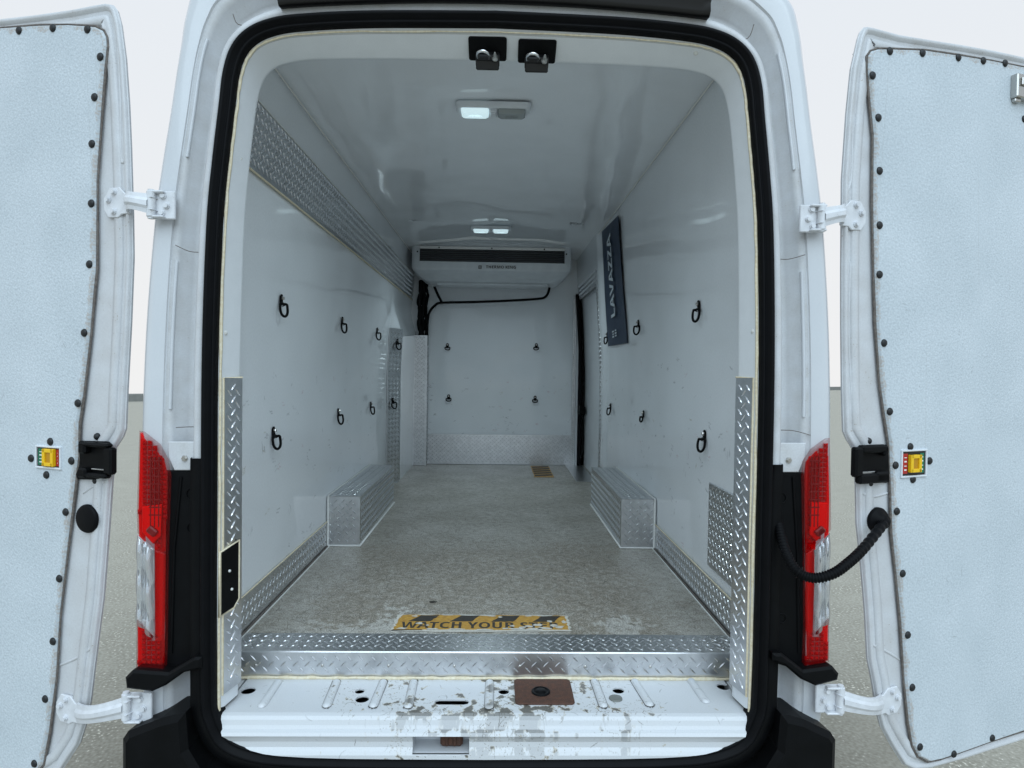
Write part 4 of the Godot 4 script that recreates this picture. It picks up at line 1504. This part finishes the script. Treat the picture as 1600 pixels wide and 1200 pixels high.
func lashing_ring(xf: Transform3D, yaw: float, tilt: float, flat: bool, label: String, group: String) -> void:
	# local z leaves the wall
	var o := thing("lashing_ring", label, "lashing ring", xf * Transform3D(Basis().scaled(Vector3.ONE * .98), Vector3()), group)
	var st := newst()
	var poly := PackedVector2Array()
	for k in 20:
		var an := TAU * k / 20.0
		poly.append(Vector2(.0125 * cos(an), .0125 * sin(an) + (.014 if sin(an) >= 0 else -.002)))
	prism(st, poly, Transform3D(Basis(), Vector3(0, 0, .005)), .005, .0015)
	# strap lug folded over the ring
	var rows := []
	for q in [[-.001, .004], [-.003, .010], [-.008, .014], [-.014, .013], [-.017, .005], [-.015, .001]]:
		rows.append(PackedVector3Array([Vector3(-.010, q[0], q[1]), Vector3(.010, q[0], q[1])]))
	loft(st, rows, false, 1)
	part("bracket", st, M.plastic, o)
	st = newst()
	lathe(st, [[.0072, 0.0], [.0072, .004], [.0056, .0075], [.0006, .008]], Transform3D(Basis(), Vector3(0, .012, .005)), 6, false)
	part("bolt", st, M.steel, o)
	st = newst()
	var R := Basis(Vector3.UP, yaw) * Basis(Vector3.RIGHT, tilt)
	var c := Vector3(0, -.010, .008)
	var pts := []
	for q in [[-.018, .001], [-.021, -.010], [-.020, -.026], [-.013, -.038], [0.0, -.043], [.013, -.038], [.020, -.026], [.021, -.010], [.018, .001], [0.0, .001]]:
		pts.append(c + R * Vector3(q[0], q[1] if not flat else q[1] * .55, 0.004))
	pts.append(pts[0])
	var cp := catmull3(pts, 4)
	cp.resize(cp.size() - 1)
	tube(st, cp, .0046, 8, true)
	part("ring", st, M.plastic, o)

func wall_xf(px: float, py: float, s: float, off := 0.0) -> Transform3D:
	# on the leaning side wall
	var y := 1.4
	var p := Vector3()
	for k in 4:
		p = on_x(px, py, s * (wx(y) - off))
		y = p.y
	var sl := (wx(y + .02) - wx(y - .02)) / .04
	var N := Vector3(-s, s * s * sl, 0).normalized()
	N = Vector3(-s, sl, 0).normalized()
	var Y := Vector3(s * sl, 1, 0).normalized()
	return Transform3D(Basis(Y.cross(N), Y, N), p + N * .003)

func text(parent: Node, called: String, s: String, h: float, mat: Material, xf: Transform3D, stretch := 1.0, weight := 700) -> MeshInstance3D:
	var f := SystemFont.new()
	f.font_names = PackedStringArray(["Droid Sans"])
	f.font_weight = weight
	var t := TextMesh.new()
	t.text = s
	t.font = f
	t.font_size = 64
	t.pixel_size = h / 46.0
	t.depth = .0006
	t.curve_step = 2.0
	t.material = mat
	var o := put(called, t, parent, xf * Transform3D(Basis().scaled(Vector3(stretch, 1, 1)), Vector3()))
	return o

func ceiling_lamp(px: float, py: float, both: bool, label: String) -> void:
	var p := on_y(px, py, 2.448)
	var o := thing("ceiling_lamp", label, "lamp", Transform3D(Basis(), p))
	var st := newst()
	var rows := []
	for lv in [[0.0, .002], [-.012, .0], [-.020, -.005]]:
		var row := PackedVector3Array()
		for k in 36:
			var an := TAU * k / 36.0
			row.append(Vector3((.112 + lv[1]) * sign(cos(an)) + .022 * cos(an), lv[0], (.020 + lv[1]) * sign(sin(an)) + .022 * sin(an)))
		rows.append(row)
	loft(st, rows, true, 1)
	fan(st, rows[2])
	part("lamp_base", st, M.white_plastic, o)
	st = newst()
	abox(st, Vector3(-.013, -.030, -.028), Vector3(.013, -.018, .028), .003)
	abox(st, Vector3(-.008, -.034, -.006), Vector3(.008, -.030, .018), .002)
	part("switch", st, M.white_plastic, o)
	for s in [-1.0, 1.0]:
		var lit: bool = both or s < 0
		st = newst()
		var r2 := []
		for lv in [[-.018, .0], [-.030, -.001], [-.036, -.007]]:
			var row := PackedVector3Array()
			for k in 28:
				var an := TAU * k / 28.0
				var rx := .010
				row.append(Vector3(s * .066 + (.040 + lv[1]) * sign(cos(an)) + rx * cos(an), lv[0], (.022 + lv[1]) * sign(sin(an)) + rx * sin(an)))
			r2.append(row)
		loft(st, r2, true, 1)
		fan(st, r2[2])
		# facets of the moulded lens
		for k in 7:
			var a := lerpf(-.9, .9, k / 6.0)
			cbox(st, Transform3D(Basis(Vector3.UP, a), Vector3(s * .066 + sin(-a) * .022, -.0365, -.004 - cos(a) * .012 + .012)), Vector3(.003, .003, .020), .0008)
		var lens := part("lamp_lens", st, M.lamp_on if lit else M.lamp_off, o, "lit cool white lens" if lit else "unlit grey lens")
		if lit:
			var l := SpotLight3D.new()
			l.name = "lamp_light"
			o.add_child(l, true)
			l.position = Vector3(s * .066, -.042, 0)
			l.rotation.x = -PI / 2
			l.spot_angle = 80
			l.spot_range = 8.0
			l.spot_attenuation = 2.0
			l.light_energy = .3
			l.light_size = .03
			l.light_color = Color(.88, .97, 1.0)
			l.shadow_enabled = true

func evaporator() -> void:
	var zf := -3.28
	var x0 := on_z(642, 405, zf).x
	var x1 := on_z(894, 405, zf).x
	var cx := (x0 + x1) * .5
	var hw := (x1 - x0) * .5
	var o := thing("evaporator_unit", "white refrigeration evaporator with black louvred grille under the ceiling", "evaporator", Transform3D(Basis(), Vector3(cx, 2.14, zf)))
	var base := Vector3(cx, 2.14, zf)
	var ytop := on_z(770, 384, zf).y - base.y
	var yb := on_z(770, 423, zf).y - base.y
	var y2 := on_z(770, 436, zf - .16).y - base.y
	var rows := []
	for lv in [[ytop + .05, 0.0, 0.0], [ytop + .006, 0.0, 0.0], [ytop, -.003, -.003], [yb + .02, .0, .0], [yb, -.012, -.008], [y2, -.06, -.16], [y2 - .012, -.08, -.18], [y2 - .02, -.11, -.21]]:
		var row := PackedVector3Array()
		for k in 40:
			var an := TAU * k / 40.0
			var r := .05
			row.append(Vector3((hw - r + lv[1]) * sign(cos(an)) + r * cos(an), lv[0], -.265 + lv[2] * .5 + (.265 - r + lv[2] * .5) * sign(sin(an)) + r * sin(an)))
		rows.append(row)
	var st := newst()
	loft(st, rows.slice(0, 5), true, 1)
	loft(st, rows.slice(4, 6), true, 2)
	loft(st, rows.slice(5), true, 3)
	fan(st, rows[rows.size() - 1])
	part("housing", st, M.white_plastic, o)
	# grille
	var g0 := on_z(656, 389, zf) - base
	var g1 := on_z(882, 412, zf) - base
	st = newst()
	abox(st, Vector3(g0.x, g1.y, -.01), Vector3(g1.x, g0.y, .003), .002)
	part("grille_back", st, M.black, o)
	for k in 6:
		st = newst()
		var y := lerpf(g0.y, g1.y, (k + .6) / 6.2)
		cbox(st, Transform3D(Basis(Vector3.RIGHT, -.5), Vector3((g0.x + g1.x) * .5, y, .008)), Vector3(g1.x - g0.x - .006, .0045, .014), .001)
		part("louvre", st, M.louvre, o)
	st = newst()
	for b in [[g0.x - .006, g1.y - .006, g0.x, g0.y], [g1.x, g1.y - .006, g1.x + .006, g0.y], [g0.x, g1.y - .006, g1.x, g1.y]]:
		abox(st, Vector3(b[0], b[1], -.006), Vector3(b[2], b[3], .014), .002)
	part("grille_frame", st, M.white_plastic, o)
	st = newst()
	abox(st, Vector3(g0.x - .004, g0.y, -.004), Vector3(g1.x + .004, g0.y + .024, .010), .002)
	var strip := part("metal_strip", st, M.alu, o)
	st = newst()
	lathe(st, [[.006, 0.0], [.006, .003], [.0005, .004]], Transform3D(), 8)
	var sm := mesh_of(st, M.black)
	for x in [-.40, 0.0, .40]:
		put("screw", sm, o, Transform3D(Basis(), Vector3(x, g0.y + .012, .010)))
	for x in [g0.x - .018, g1.x + .014]:
		put("screw", sm, o, Transform3D(Basis(), Vector3(x, g0.y - .02, .001)))
	# maker's lettering with its square mark
	var c := on_z(783, 417.5, zf) - base
	text(o, "lettering", "THERMO KING", .021, M.black_print, Transform3D(Basis(), Vector3(c.x, c.y, .002)), 1.15)
	st = newst()
	var m := on_z(750, 417.5, zf) - base
	for e in [[-.010, 0, .004, .024], [.010, 0, .004, .024], [0, -.010, .016, .004], [0, .010, .016, .004], [0, 0, .008, .008]]:
		cbox(st, Transform3D(Basis(), Vector3(m.x + e[0], m.y + e[1], .0022)), Vector3(e[2], e[3], .001), .0002)
	part("square_mark", st, M.black_print, o)
	# drain tray below and hoses
	st = newst()
	var t0 := on_z(680, 448, zf - .10) - base
	var t1 := on_z(858, 448, zf - .10) - base
	abox(st, Vector3(t0.x, y2 - .040, -.44), Vector3(t1.x, y2 - .018, -.24), .006)
	part("drain_tray", st, M.white_plastic, o)
	st = newst()
	var zz := -3.74
	for line in [[[677, 444], [683, 458], [689, 470], [691, 474]], [[858, 444], [858, 452], [853, 463], [840, 467], [790, 470], [735, 472], [691, 473], [680, 477], [671, 488], [668, 505], [667, 540]]]:
		var pts := []
		for q in line:
			pts.append(on_z(q[0], q[1], zz) - base)
		tube(st, catmull3(pts, 5), .0105, 8)
	part("drain_hose", st, M.rubber, o)
	st = newst()
	for q in [[677, 445], [858, 446]]:
		var p := on_z(q[0], q[1], zz) - base
		tube(st, PackedVector3Array([p + Vector3(0, .06, 0), p + Vector3(0, -.015, 0)]), .019, 10)
	part("hose_fitting", st, M.white_plastic, o)
	# bundled cables dropping behind the unit
	var b := thing("cable_bundle", "black wrapped cable bundle dropping behind the white evaporator into the column", "cables", Transform3D(Basis(), on_z(660, 520, -3.77)))
	rng.seed = 66
	for q in [[656, .021], [661, .018], [665.5, .012]]:
		st = newst()
		var pts := []
		var rr := []
		for k in 9:
			pts.append(on_z(q[0] + rng.randf_range(-1.5, 1.5) + (2 if k < 3 else 0), 438 + k * 11.5, -3.775 + q[1]) - b.position)
		var cc := catmull3(pts, 4)
		for k in cc.size():
			rr.append(q[1] * (1.0 if k % 7 != 0 else .78))
		tube(st, cc, rr, 9)
		part("cable", st, M.rubber, b)

func banner() -> void:
	var c := [on_wall(943, 362), on_wall(969, 336), on_wall(982, 536), on_wall(953, 541)]
	var o := thing("banner", "dark blue hanging banner with white LAVAZZA lettering on the side wall", "banner", Transform3D(Basis(), c[3]))
	var st := newst()
	var n := Vector3(-1, -.05, 0).normalized() * .012
	var rows := []
	for i in 13:
		var v := i / 12.0
		var row := PackedVector3Array()
		for j in 7:
			var u := j / 6.0
			var p: Vector3 = (c[3] as Vector3).lerp(c[2], u).lerp((c[0] as Vector3).lerp(c[1], u), v)
			p += n * (.7 + .5 * sin(u * 5.0 + v * 3.0) * (1.0 - v)) - c[3]
			row.append(p)
		rows.append(row)
	loft(st, rows, false, 1)
	for i in rows.size():
		for j in 7:
			rows[i][j] -= n * .15
	loft(st, rows, false, 1)
	part("cloth", st, M.navy, o)
	# lettering runs up the banner
	var up: Vector3 = ((c[0] + c[1]) * .5 - (c[2] + c[3]) * .5)
	var H := up.length()
	up = up.normalized()
	var across: Vector3 = (c[2] - c[3])
	across = (across - up * across.dot(up)).normalized()
	var nn := up.cross(across).normalized()
	if nn.x > 0:
		nn = -nn
	# text x axis runs up the cloth, its top towards the front of the van
	var xa := up
	var ya := nn.cross(xa).normalized()
	var mid: Vector3 = (c[0] + c[1] + c[2] + c[3]) * .25 - c[3]
	var tb := Basis(xa, ya, nn)
	var big := text(o, "lettering", "LAVAZZA", .125, M.letter, Transform3D(tb, mid + n * 1.6 + up * .045), .70)
	# two tiny blocks of print below, too small to read
	for k in 2:
		for r in 3:
			var st3 := newst()
			cbox(st3, Transform3D(tb, mid + n * 1.55 - up * (H * .385 + r * .016) + ya * (.04 - k * .085)), Vector3(.009, .055 - .012 * ((r + k) % 2), .0006), .0001)
			part("small_print", st3, M.letter, o)
func on_wall(px: float, py: float) -> Vector3:
	return wall_xf(px, py, 1.0).origin

func ragged(poly: PackedVector2Array, amp: float, per: int) -> PackedVector2Array:
	var r := PackedVector2Array()
	for i in poly.size():
		var a := poly[i]
		var b := poly[(i + 1) % poly.size()]
		for k in per:
			r.append(a.lerp(b, float(k) / per) + Vector2(rng.randf_range(-amp, amp), rng.randf_range(-amp, amp)))
	return r
func blob(c: Vector2, rx: float, ry: float) -> PackedVector2Array:
	var r := PackedVector2Array()
	for k in 11:
		var a := TAU * k / 11.0
		var m := rng.randf_range(.55, 1.1)
		r.append(c + Vector2(cos(a) * rx * m, sin(a) * ry * m))
	return r
func stickers() -> void:
	rng.seed = 404
	var y := FLOOR + .0012
	var a := on_y(614, 984, y)
	var b := on_y(888, 984, y)
	var f := on_y(750, 962, y)
	var W := b.x - a.x
	var D := a.z - f.z
	var o := thing("floor_sticker", "worn yellow and black WATCH YOUR STEP sticker on the van floor", "sticker", Transform3D(Basis(), Vector3((a.x + b.x) * .5, y, (a.z + f.z) * .5)))
	# local plan: x right, y away from the viewer
	var lay := func(h: float) -> Transform3D:
		return Transform3D(Basis(Vector3.RIGHT, Vector3(0, 0, -1), Vector3.UP), Vector3(0, h, 0))
	var hw := W * .5
	var hd := D * .5
	var st := newst()
	prism(st, ragged(PackedVector2Array([Vector2(-hw - .008, -hd - .012), Vector2(hw + .006, -hd - .006), Vector2(hw + .01, hd + .004), Vector2(-hw, hd + .004)]), .005, 16), lay.call(.0008), .0008)
	part("backing", st, M.old_glue, o)
	st = newst()
	prism(st, ragged(PackedVector2Array([Vector2(-hw, -hd), Vector2(hw, -hd + .006), Vector2(hw, hd), Vector2(-hw + .012, hd)]), .0035, 18), lay.call(.0014), .0006)
	part("yellow_film", st, M.yellow_print, o)
	st = newst()
	for k in 4:
		var x := lerpf(-hw * .68, hw * .78, k / 3.0)
		st = newst()
		prism(st, ragged(PackedVector2Array([Vector2(x - .048, .006), Vector2(x + .022, .006), Vector2(x + .046, hd - .003), Vector2(x - .014, hd - .003)]), .0016, 5), lay.call(.0018), .0004)
		part("black_stripe", st, M.black_print, o)
	st = newst()
	prism(st, ragged(PackedVector2Array([Vector2(-hw - .004, -hd - .010), Vector2(-hw * .66, -hd - .004), Vector2(-hw * .68, -hd + .001), Vector2(-hw, -hd)]), .002, 4), lay.call(.0018), .0004)
	part("black_stripe", st, M.black_print, o)
	text(o, "lettering", "WATCH YOUR STEP", hd * .80, M.black_print, lay.call(.0016) * Transform3D(Basis(), Vector3(-.004, -hd * .42, 0)), W * .86 / (hd * .80 * 11.7))
	st = newst()
	for q in [[-.72, -.2, .016, .009], [-.80, .8, .012, .006], [-.55, -.95, .02, .006], [-.28, -.95, .03, .005], [.05, -1.0, .03, .006], [.28, -.85, .012, .006], [.42, -.9, .03, .008], [.55, -.55, .014, .008], [.66, -.35, .02, .012], [.72, -.8, .03, .009], [.80, .15, .012, .010], [.90, -.6, .02, .012], [.05, .95, .03, .005], [-.4, .98, .02, .004], [.22, .7, .008, .006], [.75, .95, .03, .005], [.97, .1, .008, .016], [-.62, -.45, .007, .005], [.36, -.5, .010, .006], [.47, -.7, .014, .007], [.60, -.9, .03, .009], [.84, -.45, .016, .010], [-.9, -.9, .02, .007], [.12, .85, .016, .004], [-.15, .98, .03, .004], [.55, .9, .014, .005]]:
		prism(st, blob(Vector2(q[0] * hw, q[1] * hd), q[2], q[3]), lay.call(.0026), .0005)
	part("bare_patch", st, M.old_glue, o)
	# small scrap of dark tape on the floor
	var s2 := thing("tape_scrap", "tiny torn scrap of black tape on the van floor", "tape", Transform3D(Basis(), on_y(676, 940, FLOOR + .002)))
	st = newst()
	prism(st, blob(Vector2(), .016, .010), Transform3D(Basis(Vector3.RIGHT, Vector3(0, 0, -1), Vector3.UP), Vector3()), .001)
	part("scrap", st, M.black_print, s2)
	# striped sticker by the side door
	var p0 := on_y(829, 728, y)
	var p1 := on_y(857, 728, y)
	var p2 := on_y(865, 746, y)
	var p3 := on_y(836, 746, y)
	var s3 := thing("hazard_sticker", "small faded yellow and black hazard sticker on the floor beside the side door", "sticker", Transform3D(Basis(), Vector3((p0.x + p1.x) * .5, y, (p0.z + p2.z) * .5)))
	var w3 := (p1.x - p0.x) * .5
	var d3 := (p2.z - p0.z) * .5
	st = newst()
	prism(st, ragged(PackedVector2Array([Vector2(-w3, -d3), Vector2(w3, -d3), Vector2(w3, d3), Vector2(-w3, d3)]), .003, 6), lay.call(.001), .001)
	part("yellow_film", st, M.yellow_print, s3)
	st = newst()
	for k in 5:
		var yy := lerpf(-d3 * .85, d3 * .6, k / 4.0)
		st = newst()
		prism(st, PackedVector2Array([Vector2(-w3 * .9, yy), Vector2(w3 * .9, yy + .04), Vector2(w3 * .9, yy + .10), Vector2(-w3 * .9, yy + .06)]), lay.call(.0022), .0008)
		part("black_stripe", st, M.black_print, s3)


# ---------------------------------------------------------------- main
func _ready() -> void:
	# camera
	var cam := Camera3D.new()
	cam.name = "camera"
	cam.fov = rad_to_deg(2.0 * atan(.6))
	cam.near = .05
	cam.far = 400.0
	cam.rotation_order = EULER_ORDER_YXZ
	add_child(cam)
	cam.position = CAM
	cam.rotation = Vector3(-.023, -.022, deg_to_rad(.8))
	cam.current = true
	cam_basis = cam.basis
	# sky: bright white overcast
	var env := Environment.new()
	env.background_mode = Environment.BG_SKY
	var sky := Sky.new()
	var sm := ProceduralSkyMaterial.new()
	sm.sky_horizon_color = c8(238, 238, 238)
	sm.sky_top_color = c8(222, 231, 241)
	sm.sky_curve = .4
	sm.ground_horizon_color = c8(238, 238, 238)
	sm.ground_bottom_color = c8(238, 238, 238)
	sm.sun_angle_max = 0.0
	sky.sky_material = sm
	env.sky = sky
	env.tonemap_mode = Environment.TONE_MAPPER_LINEAR
	env.tonemap_exposure = 1.03
	env.sdfgi_enabled = true
	env.ssao_enabled = true
	env.ssil_enabled = true
	var we := WorldEnvironment.new()
	we.name = "environment"
	we.environment = env
	add_child(we)
	var sun := DirectionalLight3D.new()
	sun.name = "sun"
	add_child(sun)
	sun.rotation = Vector3(deg_to_rad(-45), deg_to_rad(5), 0)
	sun.light_energy = .74
	sun.light_color = Color(.87, .945, 1.0)
	sun.light_angular_distance = 66.0
	sun.shadow_enabled = true

	make_materials()
	# ground and the low kerb behind the van
	var kd := Vector3(44.8, 0, -31.7).normalized()
	var k0 := Vector3(-14.7, 0, -24.4)
	var st := newst()
	var e0 := k0 - kd * 40.0
	var e1 := k0 + kd * 160.0
	quad(st, e0, e1, Vector3(150, 0, 60), Vector3(-47, 0, 60))
	var g := put("ground", mesh_of(st, M.asphalt), self)
	g.set_meta("kind", "structure")
	st = newst()
	var kn := Vector3(-kd.z, 0, kd.x)
	cbox(st, Transform3D(Basis(kd, Vector3.UP, kd.cross(Vector3.UP)), (e0 + e1) * .5 + Vector3(0, .14, 0)), Vector3(200, .32, .4), .02)
	var kb := put("kerb", mesh_of(st, M.kerb), self)
	kb.set_meta("kind", "structure")

	van = thing("delivery_van", "white refrigerated delivery van seen from behind with both cargo doors open", "van")
	build_shell()
	build_lining()
	build_interior()
	build_sill()
	build_lamps_and_bumper()
	build_door(-1.0)
	build_door(1.0)

	evaporator()
	ceiling_lamp(771, 166, false, "white ceiling lamp with one lit lens, beside the black door strikers")
	ceiling_lamp(767, 355, true, "white ceiling lamp with both lenses lit, in front of the evaporator")
	striker(762, 75, "black striker block with metal shackle, on the side nearer the tread-plate wall strip")
	striker(839, 79, "black striker block with metal shackle, on the side nearer the banner wall")
	var where := ["nearest the rear opening", "second from the rear opening", "third from the rear opening"]
	var L := [[437, 478, .6], [533, 510, .75], [588, 525, 1.0]]
	var L2 := [[425, 685, .6], [527, 653, .7], [578, 641, .7]]
	var R := [[1094, 487, -.55], [999, 514, -1.1], [950, 532, -.7]]
	var R2 := [[1103, 690, -.6], [1007, 656, -.2], [955, 643, -.7]]
	for k in 3:
		lashing_ring(wall_xf(L[k][0], L[k][1] - 7, -1.0), -L[k][2] * .5, -.15, false, "black lashing ring, upper row of tread-strip wall, " + where[k], "lashing rings on the tread-strip wall")
		lashing_ring(wall_xf(L2[k][0], L2[k][1] - 7, -1.0), -L2[k][2] * .5, -.15, false, "black lashing ring, lower row of tread-strip wall, " + where[k], "lashing rings on the tread-strip wall")
		lashing_ring(wall_xf(R[k][0], R[k][1] - 7, 1.0), -R[k][2] * .5, -.15, false, "black lashing ring, upper row of banner wall, " + where[k], "lashing rings on the banner wall")
		lashing_ring(wall_xf(R2[k][0], R2[k][1] - 7, 1.0), -R2[k][2] * .5, -.15, k == 1, "black lashing ring, lower row of banner wall, " + where[k], "lashing rings on the banner wall")
	for q in [[620, 535, "upper"], [613, 627, "lower"]]:
		var nz_ := Vector3(.85, 0, .53).normalized()
		var p := on_plane(q[0], q[1], Vector3(-.712 if q[2] == "lower" else -.702, 1.3, -2.88), nz_)
		lashing_ring(Transform3D(Basis(Vector3.UP.cross(nz_), Vector3.UP, nz_), p + nz_ * .004), -.2, -.2, false, "%s black lashing ring on the shiny tread-plate pillar" % q[2], "lashing rings on the pillar plate")
	for q in [[699, 541, "upper black lashing ring on the bulkhead, beside the conduit column", .3], [838, 541, "upper black lashing ring on the bulkhead, beside the side door", -.3], [701, 621, "lower black lashing ring on the bulkhead, beside the conduit column", .1], [836, 623, "lower black lashing ring on the bulkhead, beside the side door", -.1]]:
		lashing_ring(Transform3D(Basis(), on_z(q[0], q[1], -3.824)), q[3], -.2, true, q[2], "lashing rings on the bulkhead")
	banner()
	stickers()
